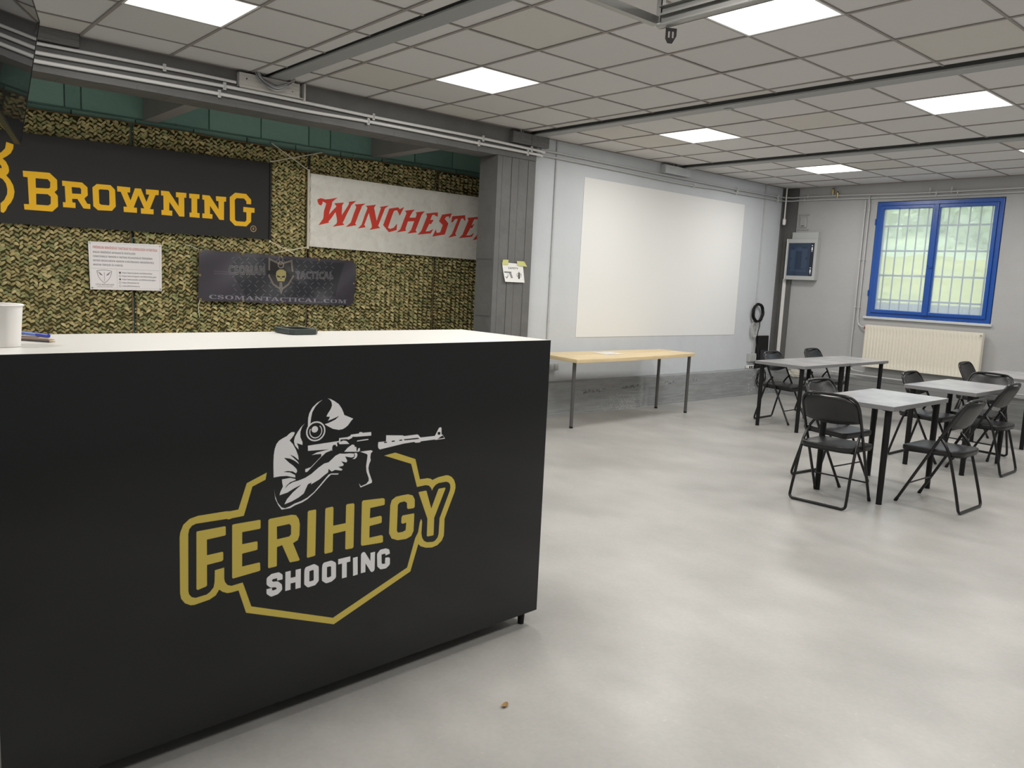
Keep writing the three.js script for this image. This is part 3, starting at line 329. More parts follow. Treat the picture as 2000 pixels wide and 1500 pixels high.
// electrical cabinet and hatch
{
  const e = thing('electrical_cabinet', 'pale grey electrical cabinet with a dark blue door beside the corner strip', 'cabinet', [0, 1.695, 0.135]);
  const D = -0.1;
  part(e, 'body', rbx(D + 0.012, -0.001, 0, 0.585, 0, 0.46, 0.006), M.plasticGrey);
  part(e, 'cover_frame', flat([rbx(D, D + 0.02, 0, 0.058, 0, 0.46, 0.004, 1), rbx(D, D + 0.02, 0.525, 0.585, 0, 0.46, 0.004, 1), rbx(D, D + 0.02, 0.05, 0.53, 0.42, 0.46, 0.004, 1), rbx(D, D + 0.02, 0.05, 0.53, 0, 0.022, 0.004, 1)]), M.plasticGrey);
  const face = canvasTex(384, 448, (g, w, h) => { g.fillStyle = '#2c3a50'; g.fillRect(0, 0, w, h); g.fillStyle = '#35465c'; g.fillRect(40, 60, 250, 330); g.fillStyle = '#26324a'; for (const [x, y, a, b] of [[30, 50, 70, 40], [200, 50, 90, 26], [120, 110, 90, 240], [40, 200, 16, 36], [270, 190, 22, 36], [40, 330, 14, 30], [270, 330, 14, 26], [120, 350, 130, 12]]) g.fillRect(x, y, a, b); g.fillStyle = '#191c2c'; g.fillRect(330, 0, 54, h); g.fillStyle = '#e8eef4'; for (const y of [30, 330]) { g.fillRect(344, y, 18, 12); g.fillRect(344, y + 28, 18, 44); g.fillRect(348, y + 80, 12, 10); } });
  const dg = new THREE.PlaneGeometry(0.4, 0.47); dg.rotateY(-Math.PI / 2);
  const door = part(e, 'door', rbx(D + 0.003, D + 0.012, 0.056, 0.528, 0.02, 0.422, 0.002, 1), std({ color: lin(0.03, 0.04, 0.08), roughness: 0.2 }));
  const fm = part(door, 'door_face', dg, std({ map: face, roughness: 0.12 }), 'dark blue translucent door with white label marks'); fm.position.set(D + 0.0025, 0.292, 0.221);
  part(e, 'cable_entry', rbx(-0.075, 0, 0.585, 0.68, 0.05, 0.45, 0.004), M.plasticGrey);
  part(e, 'hinge_strip', rod([D + 0.01, 0, -0.008], [D + 0.01, 0.585, -0.008], 0.009), M.plasticWhite);
  const hatch = thing('wall_hatch', 'small painted-over fuse hatch above the electrical cabinet', 'hatch', [0, 2.41, 0.225]);
  part(hatch, 'surround', flat([rbx(-0.012, 0, 0, 0.012, 0, 0.16, 0.003, 1), rbx(-0.012, 0, 0.208, 0.22, 0, 0.16, 0.003, 1), rbx(-0.012, 0, 0, 0.22, 0, 0.012, 0.003, 1)]), M.wallGrey);
  part(hatch, 'fuse_box', rbx(-0.025, 0, 0.035, 0.185, 0.035, 0.13, 0.008), M.wallGrey); part(hatch, 'cover_strip', rbx(-0.032, -0.02, 0.06, 0.16, 0.07, 0.1, 0.003), M.wallGrey); part(hatch, 'latch', bx(-0.034, -0.02, 0.055, 0.063, 0.055, 0.1), M.blackMatt);
}
// trunkings, drops and boxes
{
  const t = thing('cable_trunking', 'white cable trunking running down the dark corner below the cabinet', 'trunking', [-0.022, 0.4, 0.1]);
  part(t, 'channel', rbx(-0.02, 0, 0, 1.3, -0.024, 0.024, 0.003), M.plasticWhite); part(t, 'cover', rbx(-0.026, -0.02, 0, 1.3, -0.021, 0.021, 0.002), M.plasticWhite);
  const d = thing('cable_drop', 'white cable pipe with a socket end hanging at the corner', 'cable', [-0.17, 2.49, 0.09]);
  part(d, 'pipe', rod([0, 0.06, 0], [0.0, 0.51, 0], 0.0095), M.plasticWhite); const s = new THREE.CapsuleGeometry(0.024, 0.05, 6, 14); s.translate(0, 0.03, 0); part(d, 'socket', s, M.plasticWhite);
  const c1 = thing('wall_conduit', 'thin grey cable conduit between the pillar and the projection area', 'conduit', [-4.72, 0.61, 0]);
  part(c1, 'channel', rbx(-0.011, 0.011, 0, 2.39, 0, 0.015, 0.003), M.pipeGrey); for (const y of [0.45, 0.95]) part(c1, 'coupler', rbx(-0.014, 0.014, y, y + 0.03, 0, 0.018, 0.003), M.pipeGrey);
  const c2 = thing('wall_conduit', 'thin grey cable conduit right of the projection area, down to the sockets', 'conduit', [-0.59, 0.61, 0]);
  part(c2, 'channel', rbx(-0.01, 0.01, 0, 2.39, 0, 0.015, 0.003), M.pipeGrey); for (const y of [0.35, 0.78, 1.28, 1.75]) part(c2, 'coupler', rbx(-0.013, 0.013, y, y + 0.03, 0, 0.018, 0.003), M.pipeGrey);
  const s1 = thing('socket_box', 'grey double wall socket behind the left end of the wooden table', 'socket', [-4.63, 0.515, 0]);
  for (const x of [-0.068, 0.004]) { const b = part(s1, 'housing', rbx(x, x + 0.068, 0, 0.085, 0, 0.05, 0.006), M.plasticGrey); part(b, 'flap', rbx(x + 0.008, x + 0.06, 0.008, 0.07, 0.05, 0.056, 0.003), M.plasticGrey); }
  const s2 = thing('socket_box', 'grey triple wall socket below the hanging cable coils', 'socket', [-0.705, 0.485, 0]);
  for (const x of [0, 0.056, 0.112]) { const b = part(s2, 'housing', rbx(x, x + 0.053, 0, 0.12, 0, 0.055, 0.006), M.plasticGrey); part(b, 'flap', rbx(x + 0.006, x + 0.047, 0.012, 0.1, 0.055, 0.062, 0.003), M.plasticGrey); }
  const ps = thing('power_strip', 'white power strip on the plinth ledge under the triple socket', 'power strip', [-0.73, 0.39, 0.03]);
  part(ps, 'body', rbx(0, 0.19, 0, 0.045, -0.02, 0.035, 0.006), M.plasticWhite); for (const x of [0.01, 0.06, 0.12]) part(ps, 'outlet', rod([x + 0.02, 0.022, 0.03], [x + 0.02, 0.022, 0.037], 0.018), M.blackMatt);
  part(ps, 'plug', rbx(0.12, 0.18, 0.005, 0.05, 0.037, 0.075, 0.01), M.blackMatt);
  // boxes on the beam and wall over which the steel beams' cables run
  const b0 = thing('junction_box', 'dark grey cover box on the beam next to the television', 'box', [-9.66, 2.925, 0.1]); part(b0, 'cover', rbx(-0.3, 0.28, 0, 0.085, 0, 0.06, 0.004), M.concrete); part(b0, 'end_cap', rbx(0.28, 0.285, 0.002, 0.083, 0, 0.058, 0.002, 1), M.concrete);
  const trunk = std({ color: lin(0.55, 0.535, 0.5), roughness: 0.45 }), b1 = thing('cable_box', 'open white cable trunk with a bundle of grey cables on the dark beam', 'cable box', [-8.275, 2.879, 0.1]);
  part(b1, 'back_tray', flat([bx(0, 0.55, 0, 0.108, 0, 0.006), bx(0, 0.55, 0, 0.006, 0, 0.055), bx(0, 0.008, 0, 0.11, 0, 0.055), bx(0, 0.5, 0, 0.018, 0.05, 0.056), bx(0, 0.5, 0.09, 0.11, 0.05, 0.056), bx(0, 0.5, 0.045, 0.056, 0.05, 0.056)]), trunk);
  part(b1, 'cover_plate', rbx(0.008, 0.5, 0.018, 0.09, 0.046, 0.052, 0.002, 1), trunk); part(b1, 'end_cap', rbx(0.535, 0.55, -0.012, 0.122, 0, 0.062, 0.003), trunk);
  for (const [x, y] of [[0.06, 0.07], [0.44, 0.045]]) part(b1, 'screw_hole', rod([x, y, 0.051], [x, y, 0.0535], 0.006), M.blackMatt);
  const cm = [std({ color: lin(0.3, 0.3, 0.31), roughness: 0.5 }), std({ color: lin(0.55, 0.55, 0.55), roughness: 0.5 }), std({ color: lin(0.13, 0.13, 0.14), roughness: 0.5 })];
  for (let i = 0; i < 9; i++) { const s = i / 8; part(b1, 'cable', tube([[0.12 + s * 0.035, 0.2, 0.05], [0.13 + s * 0.04, 0.1, 0.07 + rr(0, 0.01)], [0.2 + s * 0.03, 0.035 + s * 0.03, 0.085 + rr(0, 0.02)], [0.28 + rr(0, 0.02), 0.012 + s * 0.045, 0.09 + rr(0, 0.02)], [0.36, 0.05 + s * 0.03, 0.09], [0.42, 0.1 + rr(0, 0.02), 0.1], [0.44, 0.17, 0.12]], 0.0052, 30, 6), cm[i % 3]); }
  const b2 = thing('junction_box', 'dark grey junction box where the beam meets the pillar', 'box', [-5.48, 2.873, 0.1]); for (const [a, b] of [[0, 0.25], [0.252, 0.5]]) part(b2, 'cover', rbx(a, b, 0, 0.11, 0, 0.06, 0.005), M.concrete);
  for (let i = 0; i < 4; i++) part(b2, 'cable', tube([[0.12 + i * 0.012, 0.1, 0.03], [0.11 + i * 0.014, 0.13, 0.035], [0.09 + i * 0.016, 0.2, 0.03]], 0.005, 12, 6), cm[i % 3]);
  const b3 = thing('junction_box', 'light grey junction box on the projection wall under the farthest steel beam', 'box', [-2.95, 2.886, 0]); part(b3, 'cover', rbx(0, 0.5, 0, 0.095, 0, 0.085, 0.005), M.wall); part(b3, 'end_cap', rbx(-0.006, 0, 0.002, 0.098, 0, 0.083, 0.002, 1), M.pipeGrey);
  for (let i = 0; i < 4; i++) part(b3, 'cable', tube([[0.2 + i * 0.03, 0.08, 0.04], [0.19 + i * 0.03, 0.12, 0.05], [0.17 + i * 0.03, 0.2, 0.04]], 0.005, 12, 6), cm[(i + 1) % 3]);
}
// cable coils, monitor and loose cables at the corner
{
  const coil = (g, name, cx, cy, z, rx, ry, r, n, mat) => { const pts = []; for (let i = 0; i <= n * 24; i++) { const a = i / 24 * Math.PI * 2, k = 1 + 0.09 * Math.sin(i * 0.61); pts.push([cx + rx * k * Math.sin(a), cy + ry * k * Math.cos(a), z + 0.012 * Math.sin(i * 0.37)]); } return part(g, name, tube(pts, r, n * 60, 6), mat); };
  const a = thing('cable_coil', 'black cable coiled and hung on the conduit by the corner', 'cable'); coil(a, 'coil', -0.585, 1.195, 0.05, 0.125, 0.125, 0.009, 5, M.blackMatt);
  part(a, 'cable_tail', tube([[-0.52, 1.08, 0.05], [-0.5, 1.0, 0.04], [-0.515, 0.9, 0.03], [-0.53, 0.75, 0.03], [-0.535, 0.6, 0.09], [-0.545, 0.46, 0.1]], 0.007, 40, 6), M.blackMatt);
  const b = thing('cable_coil', 'thin grey cable coil hanging below the black one', 'cable'); coil(b, 'coil', -0.625, 0.945, 0.03, 0.07, 0.112, 0.0035, 5, std({ color: lin(0.45, 0.45, 0.43), roughness: 0.5 }));
  part(b, 'cable_tail', tube([[-0.6, 0.85, 0.03], [-0.55, 0.75, 0.03], [-0.58, 0.66, 0.04], [-0.6, 0.6, 0.05]], 0.0035, 30, 6), std({ color: lin(0.5, 0.5, 0.48), roughness: 0.5 }));
  const c = thing('cable_coil', 'loose black cable loops hanging over the plinth behind the far chair', 'cable'); coil(c, 'coil', -0.47, 0.25, 0.118, 0.1, 0.13, 0.006, 3, M.blackMatt); part(c, 'cable_tail', tube([[-0.47, 0.37, 0.118], [-0.5, 0.4, 0.11], [-0.53, 0.4, 0.1]], 0.006, 20, 6), M.blackMatt);
  const m = thing('monitor', 'black flat monitor leaning on the plinth ledge in the corner', 'monitor', [-0.37, 0.392, 0.045]); m.rotation.x = -0.03;
  part(m, 'housing', rbx(-0.145, 0.145, 0, 0.47, -0.018, 0.012, 0.006), M.blackMatt); part(m, 'rear_bulge', rbx(-0.08, 0.08, 0.08, 0.26, 0.01, 0.03, 0.008), std({ color: lin(0.02, 0.022, 0.03), roughness: 0.4 }));
  const sp = single('plaster_patch', 'crumbly whitish plaster patch on the plinth beside the corner', 'patch', (() => { const g = new THREE.IcosahedronGeometry(1, 4), p = g.attributes.position; for (let i = 0; i < p.count; i++) { const k = 0.75 + 0.5 * n1(p.getX(i) * 4 + 20, p.getY(i) * 4 + p.getZ(i) * 3 + 20, 128); p.setXYZ(i, p.getX(i) * 0.02 * k, p.getY(i) * 0.055 * k, p.getZ(i) * 0.12 * k); } g.computeVertexNormals(); return g; })(), std({ color: lin(0.62, 0.59, 0.52), roughness: 0.95, bumpMap: plasterBump, bumpScale: 0.02 })); sp.position.set(-0.062, 0.335, 0.42);
}
// garage door rails under the ceiling, and the closed sectional door behind the camera
{
  const r = thing('garage_door_rail', 'galvanised garage door rail and cross bar under the ceiling at the top edge', 'rail', [-7.69, 2.735, 3.79]);
  const ch = new THREE.Shape(); ch.moveTo(0, 0); ch.lineTo(0.03, 0); ch.quadraticCurveTo(0.036, 0, 0.036, 0.006); ch.lineTo(0.036, 0.012); ch.lineTo(0.033, 0.012); ch.lineTo(0.033, 0.004); ch.lineTo(0.003, 0.004); ch.lineTo(0.003, 0.056); ch.lineTo(0.03, 0.056); ch.lineTo(0.03, 0.05); ch.lineTo(0.033, 0.05); ch.lineTo(0.033, 0.06); ch.lineTo(0, 0.06); ch.closePath();
  const mk = (len) => new THREE.ExtrudeGeometry(ch, { depth: len, bevelEnabled: false });
  const near = mk(4.4); near.scale(-1, 1, 1); { const i = near.index; } const t1 = part(r, 'track', flat([smoothed(near)]), M.galv); t1.position.set(0, -0.01, 0);
  const left = mk(4.4); const t2 = part(r, 'track', left, M.galv); t2.position.set(-2.6, -0.01, 0);
  part(r, 'track_angle', flat([bx(0, 0.003, -0.012, 0.085, 0, 4.4), bx(-0.03, 0, 0.082, 0.085, 0, 4.4)]), M.galv);
  part(r, 'track_slot', flat(Array.from({ length: 6 }, (_, i) => bx(-0.0375, -0.0355, 0.0, 0.004, 0.5 + i * 0.4, 0.56 + i * 0.4))), M.blackMatt).userData.kind = 'stuff';
  part(r, 'cross_bar', flat([bx(-2.6, 0, 0.012, 0.05, -0.02, -0.016), bx(-2.6, 0, 0.012, 0.016, -0.052, -0.02)]), M.galv);
  part(r, 'cross_bar_lip', bx(-2.58, -0.03, 0.046, 0.05, -0.05, -0.02), std({ color: lin(0.12, 0.125, 0.12), roughness: 0.5, metalness: 0.6 }));
  part(r, 'hanger', flat([bx(-0.004, 0.024, 0.02, 0.27, -0.004, 0.0), bx(-0.004, 0, 0.02, 0.27, -0.03, 0)]), M.galv);
  const pl = new THREE.Shape(); pl.moveTo(0, 0); pl.lineTo(0.055, 0); pl.lineTo(0.055, -0.035); pl.lineTo(0.035, -0.07); pl.lineTo(0.012, -0.07); pl.lineTo(0, -0.05); pl.closePath(); for (const x of [0.012, 0.032]) { const h = new THREE.Path(); h.moveTo(x, -0.015); h.lineTo(x + 0.01, -0.015); h.lineTo(x + 0.01, -0.045); h.lineTo(x, -0.045); h.closePath(); pl.holes.push(h); }
  const pg = new THREE.ExtrudeGeometry(pl, { depth: 0.004, bevelEnabled: false }); const bk = part(r, 'end_bracket', pg, std({ color: lin(0.06, 0.06, 0.06), roughness: 0.5, metalness: 0.5 })); bk.position.set(0.0, -0.01, 0.03); bk.rotation.y = -0.5;
  for (const [x, y] of [[0.006, 0.03], [0.006, 0.06], [0.01, 0.0]]) part(r, 'bolt', rod([x, y, -0.006], [x, y, -0.018], 0.007, 0.007, 6), M.galv);
  const d = struct('door_1'); d.userData.label = 'closed sectional garage door behind the camera'; d.userData.category = 'door';
  for (let i = 0; i < 5; i++) part(d, 'panel', rbx(-10.3, -7.68, 0.01 + i * 0.5, 0.5 + i * 0.5, 8.25, 8.3, 0.008), std({ color: lin(0.42, 0.43, 0.43), roughness: 0.5 }));
}

// ---------------------------------------------------------------- camouflage netting and the banners on it
const poly = (g, pts, X, Y) => { pts.forEach(([x, y], i) => (i ? g.lineTo(X(x), Y(y)) : g.moveTo(X(x), Y(y)))); g.closePath(); };
function fillShapes(g, shapes, X, Y) { for (const s of shapes) { g.beginPath(); for (const ring of s) poly(g, ring, X, Y); g.fill('evenodd'); } }
// a cloth patch between four corners [x, y] on the plane z, uv by place in the sheet; d(u, v) gives its relief
function sheet(c, z, nx, ny, d, frame) {
  const pos = [], uv = [], idx = [], [bl, br, tr, tl] = c, [x0, x1, y0, y1] = frame ?? [Math.min(bl[0], tl[0]), Math.max(br[0], tr[0]), Math.min(bl[1], br[1]), Math.max(tl[1], tr[1])];
  for (let j = 0; j <= ny; j++) for (let i = 0; i <= nx; i++) { const u = i / nx, v = j / ny, x = (bl[0] * (1 - u) + br[0] * u) * (1 - v) + (tl[0] * (1 - u) + tr[0] * u) * v, y = (bl[1] * (1 - u) + br[1] * u) * (1 - v) + (tl[1] * (1 - u) + tr[1] * u) * v; pos.push(x, y, z + d(u, v)); uv.push((x - x0) / (x1 - x0), (y - y0) / (y1 - y0)); }
  for (let j = 0; j < ny; j++) for (let i = 0; i < nx; i++) { const a = j * (nx + 1) + i, b = a + nx + 1; idx.push(a, a + 1, b + 1, a, b + 1, b); }
  const g = new THREE.BufferGeometry(); g.setAttribute('position', new THREE.Float32BufferAttribute(pos, 3)); g.setAttribute('uv', new THREE.Float32BufferAttribute(uv, 2)); g.setIndex(idx); g.computeVertexNormals(); return g;
}
{
  const base = std({ color: lin(0.07, 0.06, 0.022), roughness: 0.95 });
  const flapGeo = (() => { const g = new THREE.PlaneGeometry(1, 1, 6, 3), p = g.attributes.position; for (let i = 0; i < p.count; i++) { const u = p.getX(i) * 2, v = p.getY(i) * 2, w = Math.sqrt(Math.max(0.03, 1 - u * u * 0.9)); p.setXYZ(i, p.getX(i), p.getY(i) * w, 0.3 * (1 - u * u) * (0.75 + 0.25 * v) + 0.12 * v); } g.computeVertexNormals(); return g; })();
  const flapMat = phys({ color: lin(1, 1, 1), roughness: 0.9, transmission: 0.12, thickness: 0 });
  const tones = [[0.64, 0.54, 0.25], [0.58, 0.49, 0.22], [0.7, 0.6, 0.3], [0.42, 0.43, 0.19], [0.6, 0.48, 0.21], [0.52, 0.46, 0.2]];
  const labels = ['leftmost camouflage net panel, behind the black banner with yellow letters', 'camouflage net panel between the white leaflet and the tied seam by the white banner', 'camouflage net panel behind the white banner with red letters', 'narrow camouflage net strip next to the pillar'];
  [[-10.6, -8.7], [-8.675, -7.03], [-7.008, -5.447], [-5.425, -4.15]].forEach(([x0, x1], k) => {
    const g = thing('camouflage_net', labels[k], 'netting', [0, 0, 0], 0, 'camouflage net panels on the alcove wall');
    const top = (x) => 2.682 + 0.012 * Math.sin(x * 2.1 + 1) - 0.006 * Math.abs(Math.sin(x * 5)), bot = 0.75;
    part(g, 'net_cloth', sheet([[x0, bot], [x1, bot], [x1, top(x1)], [x0, top(x0)]], -1.198, 30, 30, (u, v) => 0.006 * n1(u * 18, v * 18, 32)), base);
    const cols = Math.round((x1 - x0) / 0.0315), rows = Math.round((2.68 - bot) / 0.0345), im = new THREE.InstancedMesh(flapGeo, flapMat, cols * rows), o = new THREE.Object3D(), c = new THREE.Color();
    let n = 0; const y0n = (x, j) => j * 0.1 + 5;
    for (let j = 0; j < rows; j++) for (let i = 0; i < cols; i++) {
      const x = x0 + (i + 0.5 + rr(-0.13, 0.13)) * (x1 - x0) / cols, y = bot + (j + 0.5 + (i % 2) * 0.5 + rr(-0.22, 0.22)) * 0.0345 + 0.02 * n1(x * 3 + 9, y0n(x, j), 256);
      if (y > top(x) - 0.012) continue;
      const s = i % 2 ? 1 : -1, warp = (n2(x * 2.2 + 40, y * 2.2 + 40, 256) - 0.5) * 0.5;
      o.position.set(x, y, -1.192 + rr(0, 0.016)); o.rotation.set(rr(-0.7, 0.1), rr(-0.35, 0.35), s * rr(0.42, 0.82) + warp * 0.8 + rr(-0.12, 0.12)); o.scale.set(rr(0.04, 0.052), rr(0.013, 0.02), rr(0.034, 0.055)); o.updateMatrix(); im.setMatrixAt(n, o.matrix);
      const t = tones[Math.floor(n3(x * 3 + 30, y * 3 + 30, 256) * 2.4 + rnd() * 3.5) % 6], b = rr(0.8, 1.15); im.setColorAt(n++, c.setRGB(t[0] * b, t[1] * b, t[2] * b));
    }
    im.count = n; im.name = 'net_scrim'; im.userData.kind = 'stuff'; lit(im); g.add(im);
    const pts = []; for (let i = 0; i <= 24; i++) { const x = x0 + (x1 - x0) * i / 24; pts.push([x, top(x), -1.18]); }
    part(g, 'top_cord', tube(pts, 0.006, 60, 6), std({ color: lin(0.2, 0.12, 0.045), roughness: 0.9 }));
    for (const x of [x0 + 0.006, x1 - 0.006]) part(g, 'edge_cord', tube([[x, bot, -1.18], [x + 0.006, 1.3, -1.178], [x - 0.006, 1.9, -1.18], [x, top(x), -1.18]], 0.006, 40, 6), std({ color: lin(0.17, 0.11, 0.05), roughness: 0.9 }));
  });
  const hook = rod([0, 0, 0], [0, 0.002, 0.035], 0.005, 0.003, 8);
  [-9.43, -8.3, -7.63, -7.4, -6.86, -6.5, -6.16, -5.8, -5.46].forEach((x) => { const h = single('wall_hook', 'small steel hook in the green wall holding the net cord', 'hook', hook, M.galv, 'hooks along the net cord'); h.position.set(x, 2.71 + rr(-0.008, 0.03), -1.225); });
}
const ZB = -1.13;
{ // black banner with yellow lettering
  const W = 2.607, Hh = 0.755, t = canvasTex(2048, 588, (g, w, h) => {
    const X = (x) => x / 1000 / W * w, Y = (y) => h - y / 1000 / Hh * h;
    g.fillStyle = '#2c2b2a'; g.fillRect(0, 0, w, h);
    g.fillStyle = '#ffc524'; fillShapes(g, BROWN_LETTERS.map((s) => s), X, Y);
    const cx = ANTLER[0][0] - 250; fillShapes(g, [[ANTLER], [ANTLER.map(([x, y]) => [2 * cx - x, y])]], X, Y);
    const [[rx, ry], [ex]] = REGISTERED; g.strokeStyle = '#c9a668'; g.lineWidth = 5; g.beginPath(); g.arc(X(rx), Y(ry), X(ex - rx), 0, 7); g.stroke(); g.fillStyle = '#c9a668'; g.font = 'bold 24px sans-serif'; g.textAlign = 'center'; g.textBaseline = 'middle'; g.fillText('R', X(rx), Y(ry) + 1);
  });
  const b = thing('banner', 'black fabric banner with large yellow slab lettering', 'banner');
  part(b, 'cloth', sheet([[-10.05, 1.757], [-7.445, 1.782], [-7.443, 2.512], [-10.05, 2.474]], ZB, 60, 20, (u, v) => 0.01 * Math.sin(u * 9) * Math.sin(v * 3) + 0.004 * Math.sin(u * 31), [-10.05, -10.05 + W, 1.757, 1.757 + Hh]), std({ map: t, roughness: 0.75 }), 'black cloth printed with BROWNING in yellow');
  part(b, 'side_hem', tube([[-7.45, 1.775, ZB + 0.004], [-7.448, 2.1, ZB + 0.006], [-7.446, 2.518, ZB + 0.004]], 0.011, 20, 8), std({ color: lin(0.012, 0.012, 0.014), roughness: 0.6 }));
  part(b, 'rod_end', rod([-7.446, 2.51, ZB + 0.004], [-7.446, 2.532, ZB + 0.004], 0.009), M.cord); part(b, 'rod_end', rod([-7.45, 1.755, ZB + 0.004], [-7.45, 1.778, ZB + 0.004], 0.009), M.cord);
  part(b, 'tie_cord', rod([-7.446, 2.522, ZB + 0.01], [-6.88, 2.69, -1.17], 0.0048, 0.0048, 6), M.cord); part(b, 'tie_cord', rod([-7.45, 1.765, ZB + 0.01], [-7.2, 1.655, ZB + 0.02], 0.0048, 0.0048, 6), M.cord);
}
{ // white banner with red lettering
  const W = 2.745, Hh = 0.765, t = canvasTex(2048, 571, (g, w, h) => {
    const X = (x) => x / 1000 / W * w, Y = (y) => h - (y / 1000 + 0.0) / Hh * h;
    g.fillStyle = '#f3efe6'; g.fillRect(0, 0, w, h);
    for (let i = 0; i < 900; i++) { g.fillStyle = rnd() < 0.5 ? 'rgba(214,208,197,0.12)' : 'rgba(248,246,240,0.12)'; g.beginPath(); g.ellipse(rnd() * w, rnd() * h, rr(8, 60), rr(4, 30), rnd() * 3, 0, 7); g.fill(); }
    g.fillStyle = '#e2483a'; fillShapes(g, RED_LETTERS.map((p) => [p]), X, Y);
  });
  const b = thing('banner', 'white cloth banner with red pointed lettering, partly behind the pillar', 'banner');
  part(b, 'cloth', sheet([[-7.03, 1.741], [-4.3, 1.712], [-4.3, 2.444], [-7.03, 2.463]], ZB, 110, 30, (u, v) => 0.012 * Math.exp(-u * 9) * Math.sin(v * 34) + 0.008 * Math.sin(u * 7 + v * 2) + 0.003 * Math.sin(u * 40 + v * 3), [-7.045, -7.045 + W, 1.7, 1.7 + Hh]), std({ map: t, roughness: 0.85 }), 'white cloth printed with WINCHESTER in red');
  part(b, 'rod', rod([-7.048, 1.715, ZB + 0.006], [-7.048, 2.498, ZB + 0.006], 0.0125), std({ color: lin(0.72, 0.66, 0.52), roughness: 0.5 }), 'pale wooden rod');
  part(b, 'hem', rbx(-7.034, -7.018, 1.742, 2.462, ZB - 0.002, ZB + 0.008, 0.003), std({ color: lin(0.7, 0.68, 0.62), roughness: 0.8 }));
  part(b, 'tie_cord', rod([-7.048, 2.485, ZB + 0.016], [-7.42, 2.705, -1.17], 0.0048, 0.0048, 6), M.cord); part(b, 'tie_cord', rod([-7.048, 1.735, ZB + 0.016], [-7.41, 1.655, ZB + 0.02], 0.0048, 0.0048, 6), M.cord);
}
{ // dark vinyl banner with a shield
  const W = 1.644, Hh = 0.504, t = canvasTex(2048, 628, (g, w, h) => {
    const X = (x) => x / 1000 / W * w, Y = (y) => h - y / 1000 / Hh * h, G = TACTICAL, P = (p) => [X(p[0]), Y(p[1])];
    g.fillStyle = '#413d46'; g.fillRect(0, 0, w, h);
    g.fillStyle = '#2c2d33'; g.beginPath(); g.moveTo(w * 0.17, h * 0.3); g.lineTo(w * 0.25, 0.08 * h); g.lineTo(w * 0.92, h * 0.1); g.lineTo(w * 0.86, h * 0.8); g.lineTo(w * 0.28, h * 0.86); g.closePath(); g.fill();
    g.strokeStyle = '#66686e'; g.lineWidth = 7; g.lineCap = 'round';
    for (let j = 0; j < 9; j++) for (let i = 0; i < 15; i++) { const x = w * 0.2 + i * w * 0.045 + (j % 2) * 20, y = h * 0.12 + j * h * 0.085, s = (i + j) % 2 ? 1 : -1; g.beginPath(); g.moveTo(x - 15, y - s * 13); g.lineTo(x + 15, y + s * 13); g.stroke(); }
    g.lineCap = 'butt';
    const text = (s, box, font, fill, stroke) => { const [a, b, c] = box.map(P), hh = a[1] - c[1]; g.save(); g.translate(a[0], a[1]); g.rotate(Math.atan2(b[1] - a[1], b[0] - a[0])); g.font = font; const m = g.measureText(s).width; g.scale(Math.hypot(b[0] - a[0], b[1] - a[1]) / m, hh / 72); g.textBaseline = 'alphabetic'; if (stroke) { g.strokeStyle = stroke; g.lineWidth = 5; g.strokeText(s, 0, 0); } g.fillStyle = fill; g.fillText(s, 0, 0); g.restore(); };
    text('CSOMAN', G.mid1, 'bold 100px sans-serif', '#4a484e', '#8a8580'); text('TACTICAL', G.mid2, 'bold 100px sans-serif', '#54535a', '#8a8580');
    g.strokeStyle = '#5b5560'; g.lineWidth = 8; g.beginPath(); g.moveTo(w * 0.085, h * 0.38); g.lineTo(w * 0.2, h * 0.39); g.moveTo(w * 0.085, h * 0.42); g.lineTo(w * 0.2, h * 0.43); g.stroke();
    g.fillStyle = '#2a2727'; g.beginPath(); poly(g, G.shield, X, Y); g.fill(); g.strokeStyle = '#9a8f80'; g.lineWidth = 17; g.stroke(); g.strokeStyle = '#2c2a2a'; g.lineWidth = 6; g.stroke();
    g.fillStyle = '#1c1b1b'; g.beginPath(); poly(g, G.bar, X, Y); g.fill();
    const [[qx, qy], [qe]] = G.ring; g.strokeStyle = '#9a8f80'; g.lineWidth = 9; g.beginPath(); g.arc(X(qx), Y(qy), X(qe - qx), 0, 7); g.stroke(); const [[ux, uy], [ue]] = G.gren; g.lineWidth = 5; g.beginPath(); g.ellipse(X(ux), Y(uy), X(ue - ux), X(ue - ux) * 1.5, 0, 0, 7); g.stroke();
    g.fillStyle = '#6b655c'; g.beginPath(); poly(g, G.sword, X, Y); g.fill(); g.strokeStyle = '#9a8f80'; g.lineWidth = 4; g.stroke();
    g.fillStyle = '#a79d66'; g.beginPath(); poly(g, G.skull, X, Y); g.fill(); const sx = G.skull.map((p) => X(p[0])), sy = G.skull.map((p) => Y(p[1])), ax = Math.min(...sx), bx_ = Math.max(...sx), ay = Math.min(...sy), by = Math.max(...sy), SX = (u) => ax + (bx_ - ax) * u, SY = (v) => ay + (by - ay) * v;
    g.fillStyle = '#24211c'; for (const s of [0, 1]) { g.beginPath(); g.moveTo(SX(s ? 0.9 : 0.1), SY(0.5)); g.lineTo(SX(s ? 0.56 : 0.44), SY(0.6)); g.lineTo(SX(s ? 0.62 : 0.38), SY(0.7)); g.lineTo(SX(s ? 0.86 : 0.14), SY(0.66)); g.closePath(); g.fill(); } g.beginPath(); g.moveTo(SX(0.5), SY(0.7)); g.lineTo(SX(0.58), SY(0.82)); g.lineTo(SX(0.42), SY(0.82)); g.closePath(); g.fill();
    text('CSOMANTACTICAL.COM', G.txt, 'bold 100px serif', '#8d8b94');
  });
  const b = thing('banner', 'dark vinyl banner with a skull shield and grey web address', 'banner');
  const top = [[-8.14, 1.644], [-6.498, 1.62]];
